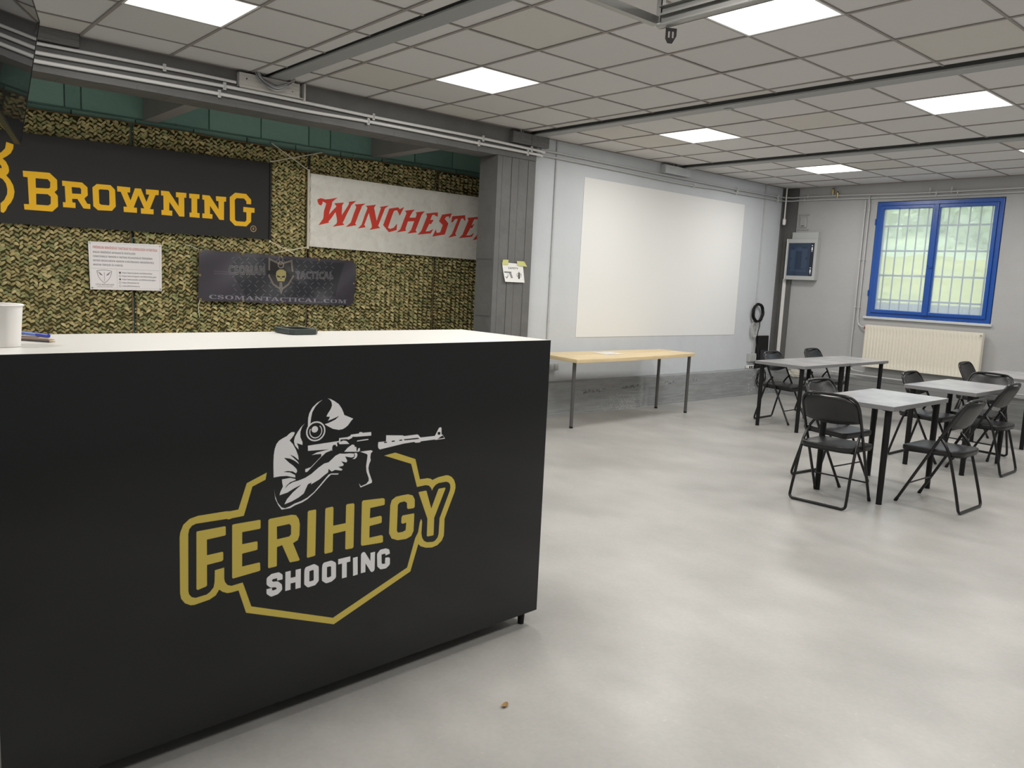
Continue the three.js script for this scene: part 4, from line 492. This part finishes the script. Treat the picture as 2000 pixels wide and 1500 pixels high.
  part(b, 'vinyl', sheet([[-8.142, 1.174], [-6.5, 1.149], top[1], top[0]], ZB, 80, 30, (u, v) => 0.016 * Math.sin(u * 5.2 + v * 2.2) + 0.01 * Math.exp(-Math.pow((u - v * 0.35 - 0.78) * 9, 2)) + 0.007 * Math.exp(-Math.pow((u + v * 0.4 - 0.8) * 18, 2)) + 0.005 * Math.sin(u * 17 - v * 6), [-8.142, -8.142 + W, 1.14, 1.14 + Hh]), std({ map: t, roughness: 0.33 }), 'wrinkled dark vinyl printed with CSOMANTACTICAL.COM');
  const ring = new THREE.TorusGeometry(0.008, 0.003, 6, 14);
  for (let i = 0; i < 5; i++) for (const v of [0, 1]) { const u = 0.012 + i * 0.244, x = -8.141 + 1.642 * u, y = v ? 1.644 - 0.024 * u - 0.012 : 1.174 - 0.025 * u + 0.012, e = part(b, 'eyelet', ring, M.brass); e.position.set(x, y, ZB + 0.016 * Math.sin(u * 5.2 + v * 2.2) + 0.006); }
  for (const [x, y] of [[-8.128, 1.41], [-6.515, 1.385]]) { const e = part(b, 'eyelet', ring, M.brass); e.position.set(x, y, ZB + 0.012); }
  part(b, 'tie_cord', tube([[-8.13, 1.18, ZB + 0.01], [-8.14, 1.1, ZB], [-8.125, 1.02, ZB - 0.01]], 0.003, 12, 6), M.cord); part(b, 'tie_cord', tube([[-8.12, 1.635, ZB + 0.012], [-8.2, 1.67, ZB], [-8.25, 1.68, ZB - 0.02]], 0.003, 12, 6), M.cord);
}
{ // white leaflet
  const t = canvasTex(1024, 720, (g, w, h) => {
    g.fillStyle = '#f4efef'; g.fillRect(0, 0, w, h); g.strokeStyle = '#c2bcbb'; g.lineWidth = 3; g.strokeRect(30, 30, w - 60, h - 60);
    const line = (s, x, y, ww, px, col) => { g.font = 'bold ' + px + 'px sans-serif'; g.fillStyle = col; g.save(); g.translate(x, y); g.scale(Math.min(1.4, ww / g.measureText(s).width), 1); g.fillText(s, 0, 0); g.restore(); };
    line('PRÉMIUM MINŐSÉGŰ TAKTIKAI FELSZERELÉSEK GYÁRTÁSA', 60, 112, 900, 50, '#c9786c');
    ['MAGAS MINŐSÉGŰ ANYAGOK ÉS KIVITELEZÉS', 'FUNKCIONÁLIS TERVEZÉS A TAKTIKAI FELHASZNÁLÁS ÉRDEKÉBEN', 'EGYEDI MEGOLDÁSOK AMIKOR A KÜLÖNLEGES MEGKÖVETELI', 'MAGYAR TERVEZÉS ÉS GYÁRTÁS'].forEach((s, i) => line(s, 60, 178 + i * 62, [590, 830, 850, 410][i], 38, '#6f6b6d'));
    g.strokeStyle = '#a5a0a0'; g.lineWidth = 3; g.beginPath(); g.moveTo(40, 405); g.lineTo(w - 40, 405); g.moveTo(385, 415); g.lineTo(385, h - 40); g.stroke();
    g.strokeStyle = '#6f6c6f'; g.lineWidth = 6; g.beginPath(); g.moveTo(110, 440); g.quadraticCurveTo(210, 412, 310, 440); g.quadraticCurveTo(300, 560, 210, 620); g.quadraticCurveTo(120, 560, 110, 440); g.stroke();
    g.lineWidth = 7; for (const s of [-1, 1]) for (let k = 0; k < 3; k++) { g.beginPath(); g.moveTo(210 + s * 28, 510 - k * 4); g.quadraticCurveTo(210 + s * 50, 470 + k * 16, 210 + s * (90 - k * 14), 455 + k * 18); g.stroke(); } g.lineWidth = 5; g.beginPath(); g.moveTo(210, 460); g.lineTo(210, 595); g.stroke();
    line('LITTLE MEDUSA GEAR', 90, 655, 250, 30, '#807b7c'); line('TAKTIKAI FELSZERELÉSEK', 110, 680, 210, 18, '#a09a9a');
    ['https://www.facebook.com/littlemedusa', 'https://www.instagram.com/littlemedusa_gear', 'https://www.youtube.com/@littlemedusagear', 'https://littlemedusa.hu', 'contact@littlemedusa.hu'].forEach((s, i) => { line(s, 455, 468 + i * 50, [430, 490, 480, 240, 250][i], 30, '#6d696c'); g.fillStyle = '#5e5a5c'; g.beginPath(); if (i < 1) g.fillRect(412, 444, 28, 28); else { g.arc(426, 458 + i * 50, 14, 0, 7); if (i === 2) g.fill(); else { g.strokeStyle = '#5e5a5c'; g.lineWidth = 4; g.stroke(); } } });
  });
  const b = thing('leaflet', 'white printed leaflet pinned to the netting under the black banner', 'leaflet');
  part(b, 'sheet', sheet([[-9.047, 1.253], [-8.461, 1.255], [-8.461, 1.666], [-9.058, 1.658]], ZB - 0.01, 24, 16, (u, v) => 0.004 * Math.sin(u * 6 + v * 2)), std({ map: t, roughness: 0.6 }));
  for (const [x, y] of [[-9.045, 1.645], [-8.475, 1.652], [-9.032, 1.268], [-8.475, 1.27]]) { const e = part(b, 'eyelet', new THREE.TorusGeometry(0.005, 0.002, 6, 12), M.galv); e.position.set(x, y, ZB - 0.006); }
}
{ // SAFETY notice on the pillar
  const t = canvasTex(512, 512, (g, w, h) => {
    g.fillStyle = '#e9e9e6'; g.fillRect(0, 0, w, h); g.fillStyle = '#3a3a3c'; g.font = 'bold 66px sans-serif'; g.textAlign = 'center'; g.fillText('SAFETY', 250, 165);
    g.fillStyle = '#6b6b6b'; g.fillRect(50, 238, 160, 34); g.fillStyle = '#8d8d8d'; g.beginPath(); g.moveTo(160, 272); g.lineTo(205, 262); g.lineTo(245, 400); g.lineTo(200, 410); g.closePath(); g.fill(); g.strokeStyle = '#8d8d8d'; g.lineWidth = 8; g.beginPath(); g.arc(140, 285, 24, 0, 3.1); g.stroke();
    g.strokeStyle = '#3a3a3c'; g.lineWidth = 13; g.beginPath(); g.moveTo(80, 372); g.lineTo(104, 412); g.lineTo(138, 335); g.stroke();
    g.lineWidth = 9; g.beginPath(); g.ellipse(385, 318, 48, 62, 0, 0, 7); g.moveTo(340, 345); g.lineTo(430, 300); g.stroke(); g.fillStyle = '#3a3a3c'; g.beginPath(); g.moveTo(383, 215); g.lineTo(402, 290); g.lineTo(402, 420); g.lineTo(366, 420); g.lineTo(366, 290); g.closePath(); g.fill();
  });
  const s = thing('safety_notice', 'small white SAFETY notice taped to the dark pillar', 'notice');
  part(s, 'paper', sheet([[-5.469, 1.479], [-5.192, 1.478], [-5.219, 1.669], [-5.508, 1.676]], 0.104, 12, 10, (u, v) => 0.02 * (1 - v) * (1 - v) * (1 - u * 0.6)), std({ map: t, roughness: 0.8 }));
  const tape = std({ color: lin(0.62, 0.62, 0.24), roughness: 0.6 });
  part(s, 'tape', sheet([[-5.506, 1.652], [-5.425, 1.65], [-5.425, 1.705], [-5.5, 1.702]], 0.108, 4, 4, () => 0), tape, 'pale yellow tape'); part(s, 'tape', sheet([[-5.3, 1.65], [-5.17, 1.645], [-5.215, 1.698], [-5.31, 1.698]], 0.108, 4, 4, (u) => 0.008 * u * u), tape, 'pale yellow tape');
}
{ // television at the left edge
  const n = V(Math.cos(-0.1544) * Math.cos(0.2798), Math.sin(-0.1544), Math.cos(-0.1544) * Math.sin(0.2798)), c0 = V(-9.882, 2.1355, 0.9677), e1 = V(-10.0887, 2.1832, 1.7143).sub(c0); e1.addScaledVector(n, -e1.dot(n)).normalize();
  const e2 = new THREE.Vector3().crossVectors(n, e1.clone().negate()); const W = 1.24, Hh = 0.715;
  const tv = thing('television', 'black television hung from the ceiling at the left edge, mirroring the beam', 'television');
  tv.matrixAutoUpdate = true; tv.quaternion.setFromRotationMatrix(new THREE.Matrix4().makeBasis(e1.clone().negate(), e2, n)); tv.position.copy(c0.clone().addScaledVector(e1, W / 2));
  part(tv, 'screen', bx(-W / 2 + 0.008, W / 2 - 0.008, 0.014, Hh - 0.008, -0.006, 0), phys({ color: lin(0.006, 0.006, 0.007), roughness: 0.03, ior: 1.9 }), 'dark glossy screen');
  part(tv, 'bezel', flat([bx(-W / 2, W / 2, 0, 0.014, -0.03, 0.002), bx(-W / 2, W / 2, Hh - 0.008, Hh, -0.03, 0.002), bx(-W / 2, -W / 2 + 0.008, 0, Hh, -0.03, 0.002), bx(W / 2 - 0.008, W / 2, 0, Hh, -0.03, 0.002)]), M.blackMetal);
  part(tv, 'rear_housing', rbx(-0.5, 0.5, 0.08, Hh - 0.1, -0.07, -0.02, 0.02), M.blackMatt); part(tv, 'back_panel', bx(-W / 2 + 0.004, W / 2 - 0.004, 0.004, Hh - 0.004, -0.03, -0.008), M.blackMatt);
  part(tv, 'ceiling_pole', rod([-0.06, 0.4, -0.09], [-0.06, 0.92, -0.24], 0.022), M.blackMetal); part(tv, 'mount_plate', rbx(-0.2, 0.08, 0.28, 0.5, -0.1, -0.07, 0.004), M.blackMatt);
}

// ---------------------------------------------------------------- the black counter
{
  const W = 2.02, Hh = 1.193, y0 = 0.065, D = 0.585;
  const c = thing('reception_counter', 'glossy black reception counter with a gold and white shooting logo', 'counter', [-8.473 - 0.99899 * W, 0, 3.96 + 0.04495 * W], 0.04497);
  const face = canvasTex(2048, 1210, (g, w, h) => {
    const X = (x) => x / 1000 / W * w, Y = (y) => h - y / 1000 / Hh * h;
    g.fillStyle = '#0f1214'; g.fillRect(0, 0, w, h);
    g.fillStyle = '#d3bd55'; fillShapes(g, GOLD, X, Y);
    g.fillStyle = '#eeeef0'; g.strokeStyle = '#eeeef0'; fillShapes(g, MARKSMAN, X, Y);
    g.lineJoin = 'round';
    for (const [closed, pts] of SHOOTING) { g.lineWidth = X(19.5); g.beginPath(); pts.forEach(([x, y], i) => (i ? g.lineTo(X(x), Y(y)) : g.moveTo(X(x), Y(y)))); if (closed) g.closePath(); g.stroke(); }
    const e = (k, lw, a0, a1) => { const [o, p, q] = MUFF[k], rx = Math.hypot(X(p[0]) - X(o[0]), Y(p[1]) - Y(o[1])), ry = Math.hypot(X(q[0]) - X(o[0]), Y(q[1]) - Y(o[1])); g.beginPath(); g.ellipse(X(o[0]), Y(o[1]), rx, ry, 0, a0, a1); if (lw) { g.lineWidth = lw; g.stroke(); } else g.fill(); };
    g.fillStyle = '#131517'; e(0, 0, 0, 7); g.fillStyle = '#eeeef0'; e(0, X(5.5), 0, 7); e(1, X(3.5), -0.9, 3.6); e(2, 0, 0, 7);
  });
  const black = std({ color: lin(0.007, 0.0075, 0.009), roughness: 0.16 });
  part(c, 'carcass', flat([bx(0.002, W - 0.002, y0, Hh + y0 - 0.018, -0.02, -0.002), bx(0, 0.018, y0, Hh + y0 - 0.018, -D, -0.002), bx(W - 0.018, W, y0, Hh + y0 - 0.018, -D, -0.002), bx(0, W, y0, y0 + 0.018, -D, -0.002)]), black);
  const fp = new THREE.PlaneGeometry(W, Hh); fp.translate(W / 2, y0 + Hh / 2, 0); part(c, 'front_panel', fp, std({ map: face, roughness: 0.14 }), 'black gloss front with FERIHEGY SHOOTING logo');
  part(c, 'worktop', rbx(0, W, Hh + y0 - 0.019, Hh + y0, -D, -0.001, 0.0015, 1), std({ color: lin(0.6, 0.59, 0.56), roughness: 0.38 }), 'white laminate top');
  part(c, 'inner_shelf', bx(0.018, W - 0.018, 0.62, 0.64, -D + 0.02, -0.02), std({ color: lin(0.6, 0.6, 0.58), roughness: 0.5 }));
  for (const [x, z] of [[0.05, -0.045], [W - 0.05, -0.045], [0.05, -D + 0.05], [W - 0.05, -D + 0.05]]) { const l = part(c, 'foot', rod([x, 0, z], [x, y0, z], 0.0135, 0.017), M.blackMatt); part(l, 'flange', rod([x, y0 - 0.009, z], [x, y0, z], 0.028, 0.03), M.blackMatt); }
}
{ // things on the counter
  const Y = 1.258, cup = thing('paper_bucket', 'white round tub standing on the left end of the counter', 'tub', [-10.43, Y, 3.825]);
  part(cup, 'wall', smoothed(new THREE.LatheGeometry([[0.0, 0.002], [0.05, 0.002], [0.05, 0], [0.052, 0.001], [0.06, 0.112], [0.058, 0.112], [0.049, 0.006], [0, 0.006]].map(([a, b]) => new THREE.Vector2(a, b)), 40), 0.5), std({ color: lin(0.8, 0.78, 0.76), roughness: 0.5 }));
  const rim = new THREE.TorusGeometry(0.0605, 0.003, 8, 40); rim.rotateX(Math.PI / 2); rim.translate(0, 0.113, 0); part(cup, 'rim', rim, std({ color: lin(0.82, 0.8, 0.78), roughness: 0.4 }));
  const pen = thing('pen', 'blue pen lying on the counter behind the white tub', 'pen', [-10.285, Y + 0.006, 3.53], -1.2);
  part(pen, 'barrel', rod([-0.075, 0, 0], [0.0, 0, 0], 0.005), std({ color: lin(0.09, 0.17, 0.5), roughness: 0.3 })); part(pen, 'cap', rod([0, 0, 0], [0.06, 0, 0], 0.006, 0.0055), std({ color: lin(0.01, 0.03, 0.35), roughness: 0.3 }), 'dark blue cap'); part(pen, 'tip', rod([-0.09, 0, 0], [-0.075, 0, 0], 0.001, 0.004), M.plasticWhite);
  [[-10.335, 3.58, -1.0, 'brown pencil lying nearest the blue pen', [0.12, 0.07, 0.05]], [-10.325, 3.65, -0.75, 'pale brown pencil lying in the middle of the three by the tub', [0.24, 0.16, 0.11]], [-10.32, 3.715, -0.9, 'short dark pencil nearest the front of the counter by the tub', [0.05, 0.035, 0.03]]].forEach(([x, z, a, l, k], i) => {
    const p = thing('pencil', l, 'pencil', [x, Y + 0.0042 + i * 0.0, z], a, 'pencils by the tub'); part(p, 'shaft', rod([-0.07, 0, 0], [0.07 - i * 0.012, 0, 0], 0.0038, 0.0038, 6), std({ color: lin(...k), roughness: 0.5 })); part(p, 'point', rod([0.07 - i * 0.012, 0, 0], [0.088 - i * 0.012, 0, 0], 0.0038, 0.0008, 6), std({ color: lin(0.5, 0.38, 0.24), roughness: 0.7 }));
  });
  const tray = thing('coin_tray', 'small dark green rectangular dish on the white counter top', 'dish', [-9.41, Y, 3.515], 0.05);
  const oct = (w, d, k) => { const s = new THREE.Shape(); s.moveTo(-w + k, -d); s.lineTo(w - k, -d); s.lineTo(w, -d + k); s.lineTo(w, d - k); s.lineTo(w - k, d); s.lineTo(-w + k, d); s.lineTo(-w, d - k); s.lineTo(-w, -d + k); s.closePath(); return s; };
  const o = oct(0.058, 0.07, 0.014); o.holes.push(oct(0.049, 0.061, 0.012)); const wallG = new THREE.ExtrudeGeometry(o, { depth: 0.016, bevelEnabled: true, bevelSize: 0.002, bevelThickness: 0.002, bevelSegments: 2 }); wallG.rotateX(-Math.PI / 2); wallG.translate(0, 0.004, 0);
  const fl = new THREE.ExtrudeGeometry(oct(0.05, 0.062, 0.012), { depth: 0.006, bevelEnabled: false }); fl.rotateX(-Math.PI / 2); const tm = std({ color: lin(0.035, 0.045, 0.042), roughness: 0.35 }); part(tray, 'rim', wallG, tm); part(tray, 'floor', fl, tm);
}

// ---------------------------------------------------------------- tables
{
  const topMap = dataTex(512, (u, v) => { const a = fbm(n1, u * 4, v * 4, 4, 5), b = fbm(n3, u * 18, v * 18, 18, 3), s = 0.63 + (a - 0.5) * 0.16 + (b - 0.5) * 0.06; return [s, s, s * 1.005]; }, true);
  const topMat = std({ map: topMap, roughness: 0.27 }), edge = std({ color: lin(0.2, 0.2, 0.205), roughness: 0.5 });
  const labels = ['grey square-edged table nearest the camera, between two folding chairs', 'grey table behind the nearest one, with chairs on three sides', 'grey table at the left of the far joined pair', 'grey table at the right of the far joined pair, before the radiator', 'grey table cut by the right edge below the window wall'];
  [[-5.08, 3.38, 0.98], [-3.44, 3.36, 1], [-2.92, 1.51, 1], [-1.905, 1.525, 0.965], [-1.5, 3.25, 1]].forEach(([x, z, w], i) => {
    const t = thing('table', labels[i], 'table', [x, 0, z], 0, 'grey tables with black legs');
    part(t, 'table_top', metric(rbx(0, w, 0.701, 0.735, 0, 0.6, 0.002, 1), 1.2), topMat); part(t, 'edge_band', flat([rbx(-0.0008, w + 0.0008, 0.7015, 0.7335, -0.0008, 0.6008, 0.002, 1)]), edge);
    for (const [lx, lz] of [[0.06, 0.06], [w - 0.06, 0.06], [0.06, 0.54], [w - 0.06, 0.54]]) { const l = part(t, 'leg', rod([lx, 0.01, lz], [lx, 0.7, lz], 0.0205, 0.0245), M.blackMatt); part(l, 'mount_plate', rod([lx, 0.695, lz], [lx, 0.701, lz], 0.045), M.blackMatt); part(l, 'foot_cap', rod([lx, 0, lz], [lx, 0.012, lz], 0.021), M.blackMatt); }
  });
  // wooden table along the wall, with its bowed front edge
  const woodMap = dataTex(1024, (u, v) => { const a = fbm(n2, u * 2, v * 34, 34, 4), b = fbm(n1, u * 8, v * 160, 160, 2), s = 1 + (a - 0.5) * 0.2 + (b - 0.5) * 0.07; return [0.86 * s, 0.775 * s, 0.61 * s]; }, true);
  const t = thing('wooden_table', 'long light wood table with grey round legs under the projection area', 'table', [-5.06, 0, 0.2]);
  const s = new THREE.Shape(), P = [[0.06, -0.05], [2.105, -0.01], [2.15, 0.485], [0, 0.615]]; // back left, back right, front right, front left
  s.moveTo(P[0][0], -P[0][1]); s.lineTo(P[1][0], -P[1][1]); s.lineTo(P[2][0], -P[2][1]); s.quadraticCurveTo(1.1, -0.66, P[3][0], -P[3][1]); s.closePath();
  const g = new THREE.ExtrudeGeometry(s, { depth: 0.034, bevelEnabled: true, bevelSize: 0.002, bevelThickness: 0.002, bevelSegments: 2, curveSegments: 24 }); g.rotateX(-Math.PI / 2); g.translate(0, 0.699, 0);
  part(t, 'table_top', metric(g, 1), std({ map: woodMap, roughness: 0.42 }));
  for (const [x, z] of [[0.1, 0.487], [2.06, 0.03], [2.126, 0.427], [0.07, 0.0]]) { const l = part(t, 'leg', rod([x, 0.015, z], [x, 0.699, z], 0.0185, 0.0195), M.greyTube); part(l, 'foot_cap', rod([x, 0, z], [x, 0.018, z], 0.0195), M.blackMatt); }
  const pp = thing('paper_sheet', 'white printed sheet lying on the wooden table', 'paper', [-4.16, 0.7376, 0.43], 0.05);
  const pt = canvasTex(256, 360, (q, w, h) => { q.fillStyle = '#e8e8e6'; q.fillRect(0, 0, w, h); q.fillStyle = '#b9b5b3'; for (let i = 0; i < 9; i++) q.fillRect(24, 60 + i * 22, 90 + rnd() * 100, 7); q.fillStyle = '#c9a3a0'; q.fillRect(140, 200, 70, 60); q.fillStyle = '#a9adc0'; q.fillRect(40, 280, 60, 40); });
  const pg = new THREE.PlaneGeometry(0.297, 0.21); pg.rotateX(-Math.PI / 2); part(pp, 'sheet', pg, std({ map: pt, roughness: 0.7 }));
}

// ---------------------------------------------------------------- folding chairs
function makeChair() {
  const c = new THREE.Group(), A = Math.atan(0.506), ca = Math.cos(A), sa = Math.sin(A), at = (x, s, off = 0) => [x, s * ca + off * sa, 0.205 - s * sa + off * ca]; // along the slanting front frame
  part(c, 'front_frame', tube([at(-0.205, 0.004), at(-0.205, 0.2), at(-0.206, 0.5), at(-0.206, 0.74), at(-0.203, 0.81), at(-0.185, 0.865), at(-0.145, 0.893), at(-0.08, 0.9), at(0, 0.902), at(0.08, 0.9), at(0.145, 0.893), at(0.185, 0.865), at(0.203, 0.81), at(0.206, 0.74), at(0.206, 0.5), at(0.205, 0.2), at(0.205, 0.004)], 0.0105, 110, 10), M.blackMetal);
  for (const x of [-0.205, 0.205]) part(c, 'foot_cap', rod(at(x, 0), at(x, 0.03), 0.0125), M.blackMatt);
  part(c, 'rear_frame', tube([[-0.19, 0.525, -0.05], [-0.192, 0.5, -0.075], [-0.194, 0.455, -0.108], [-0.196, 0.4, -0.132], [-0.2, 0.2, -0.19], [-0.205, 0.06, -0.226], [-0.203, 0.026, -0.234], [-0.185, 0.012, -0.238], [-0.15, 0.0115, -0.238], [0, 0.0115, -0.238], [0.15, 0.0115, -0.238], [0.185, 0.012, -0.238], [0.203, 0.026, -0.234], [0.205, 0.06, -0.226], [0.2, 0.2, -0.19], [0.196, 0.4, -0.132], [0.194, 0.455, -0.108], [0.192, 0.5, -0.075], [0.19, 0.525, -0.05]], 0.0105, 130, 10), M.blackMetal);
  part(c, 'stretcher', rod(at(-0.205, 0.17), at(0.205, 0.17), 0.006), M.blackMetal); part(c, 'seat_hinge_bar', rod([-0.2, 0.395, -0.13], [0.2, 0.395, -0.13], 0.006), M.blackMetal);
  for (const x of [-0.2, 0.2]) part(c, 'pivot', rod([x - 0.012, 0.528, -0.055], [x + 0.012, 0.528, -0.055], 0.008), M.blackMetal);
  const S = new THREE.Shape(); S.moveTo(-0.165, -0.2); S.lineTo(0.165, -0.2); S.quadraticCurveTo(0.188, -0.2, 0.188, -0.165); S.lineTo(0.18, 0.14); S.quadraticCurveTo(0.175, 0.19, 0.11, 0.2); S.quadraticCurveTo(0, 0.208, -0.11, 0.2); S.quadraticCurveTo(-0.175, 0.19, -0.18, 0.14); S.lineTo(-0.188, -0.165); S.quadraticCurveTo(-0.188, -0.2, -0.165, -0.2);
  const sg = new THREE.ExtrudeGeometry(S, { depth: 0.014, bevelEnabled: true, bevelSize: 0.008, bevelThickness: 0.011, bevelSegments: 4, curveSegments: 10 }); sg.rotateX(-Math.PI / 2); sg.scale(1, 1, 1); sg.rotateX(0.035); sg.translate(0, 0.412, 0);
  const seat = part(c, 'seat', smoothed(sg, 0.5), M.pad); const rg = new THREE.ExtrudeGeometry(S, { depth: 0.01, bevelEnabled: false, curveSegments: 10 }); rg.rotateX(-Math.PI / 2); rg.rotateX(0.035); rg.translate(0, 0.391, 0); part(seat, 'seat_pan', rg, M.blackMetal);
  const B = new THREE.Shape(); B.moveTo(-0.198, 0.685); B.quadraticCurveTo(0, 0.66, 0.198, 0.685); B.lineTo(0.197, 0.79); B.quadraticCurveTo(0.19, 0.885, 0.12, 0.892); B.lineTo(-0.12, 0.892); B.quadraticCurveTo(-0.19, 0.885, -0.197, 0.79); B.closePath();
  // the back panel as a grid so that it can be curved round the sitter
  const ny = 10, nx = 24, front = [], pts = [];
  const half = (s) => s < 0.79 ? 0.198 : 0.198 - 0.085 * Math.pow((s - 0.79) / 0.105, 2.4), bot = (u) => 0.672 + 0.012 * u * u, top = (u) => 0.896 - 0.012 * Math.pow(Math.abs(u), 4);
  const pos = [], idx = []; for (const side of [0, 1]) for (let j = 0; j <= ny; j++) for (let i = 0; i <= nx; i++) { const u = i / nx * 2 - 1, s = bot(u) + (top(u) - bot(u)) * j / ny, x = u * half(s), rim = Math.max(Math.abs(u) > 0.97 ? 1 : 0, j === 0 || j === ny ? 1 : 0), off = -0.028 * (1 - u * u) + (side ? -1 : 1) * (rim ? 0.004 : 0.012); pos.push(...at(x, s, off)); }
  const n = (ny + 1) * (nx + 1); for (let j = 0; j < ny; j++) for (let i = 0; i < nx; i++) { const a = j * (nx + 1) + i, b = a + nx + 1; idx.push(a, a + 1, b + 1, a, b + 1, b, n + a, n + b + 1, n + a + 1, n + a, n + b, n + b + 1); }
  for (let j = 0; j < ny; j++) for (const i of [0, nx]) { const a = j * (nx + 1) + i, b = a + nx + 1; idx.push(a, b, n + b, a, n + b, n + a); } for (let i = 0; i < nx; i++) for (const j of [0, ny]) { const a = j * (nx + 1) + i; idx.push(a, a + 1, n + a + 1, a, n + a + 1, n + a); }
  const bg = new THREE.BufferGeometry(); bg.setAttribute('position', new THREE.Float32BufferAttribute(pos, 3)); bg.setIndex(idx); bg.computeVertexNormals(); bg.setAttribute('uv', new THREE.Float32BufferAttribute(pos.filter((_, i) => i % 3 < 2).map((x) => x * 2), 2)); part(c, 'backrest', bg, M.pad);
  return c;
}
{
  const proto = makeChair(), R = Math.PI / 180;
  [[-5.219, 3.65, 94, 'black folding chair at the left end of the nearest table, its back to the camera'],
    [-4.595, 4.151, 179.2, 'black folding chair on the near side of the nearest table, seen from the side'],
    [-4.581, 3.327, -5, 'black folding chair on the far side of the nearest table, half hidden'],
    [-2.904, 3.381, -0.5, 'black folding chair on the far side of the second table, in front of the radiator'],
    [-2.952, 3.893, 180.4, 'black folding chair on the near side of the second table, at the right edge'],
    [-2.281, 3.623, -94, 'black folding chair at the right end of the second table, facing the camera'],
    [-0.863, 3.15, 0, 'black folding chair farthest right, behind the table cut by the right edge'],
    [-2.315, 1.548, 1.8, 'black folding chair behind the left table of the far joined pair'],
    [-1.203, 1.446, 0, 'black folding chair behind the right table of the far joined pair'],
  ].forEach(([x, z, a, label], i) => { const c = i ? proto.clone() : proto; c.name = numbered('folding_chair'); c.position.set(x, 0, z); c.rotation.set(0, a * R, 0); scene.add(c); c.userData = {}; tag(c, label, 'chair', 'black folding chairs'); });
}
{ // litter on the floor
  const lg = new THREE.PlaneGeometry(0.035, 0.02, 8, 6), p = lg.attributes.position; for (let i = 0; i < p.count; i++) { const u = p.getX(i) / 0.0175, v = p.getY(i) / 0.01; p.setXYZ(i, p.getX(i), p.getY(i) * Math.sqrt(Math.max(0.02, 1 - u * u)), 0.004 + 0.003 * u * u + 0.003 * Math.abs(v)); } lg.rotateX(-Math.PI / 2); lg.computeVertexNormals();
  const l = single('dry_leaf', 'small dry brown leaf on the floor in front of the counter', 'leaf', lg, std({ color: lin(0.3, 0.17, 0.06), roughness: 0.9 })); l.position.set(LEAF[0], 0, LEAF[1]); l.rotation.y = 0.4;
}
renderer.render(scene, camera);
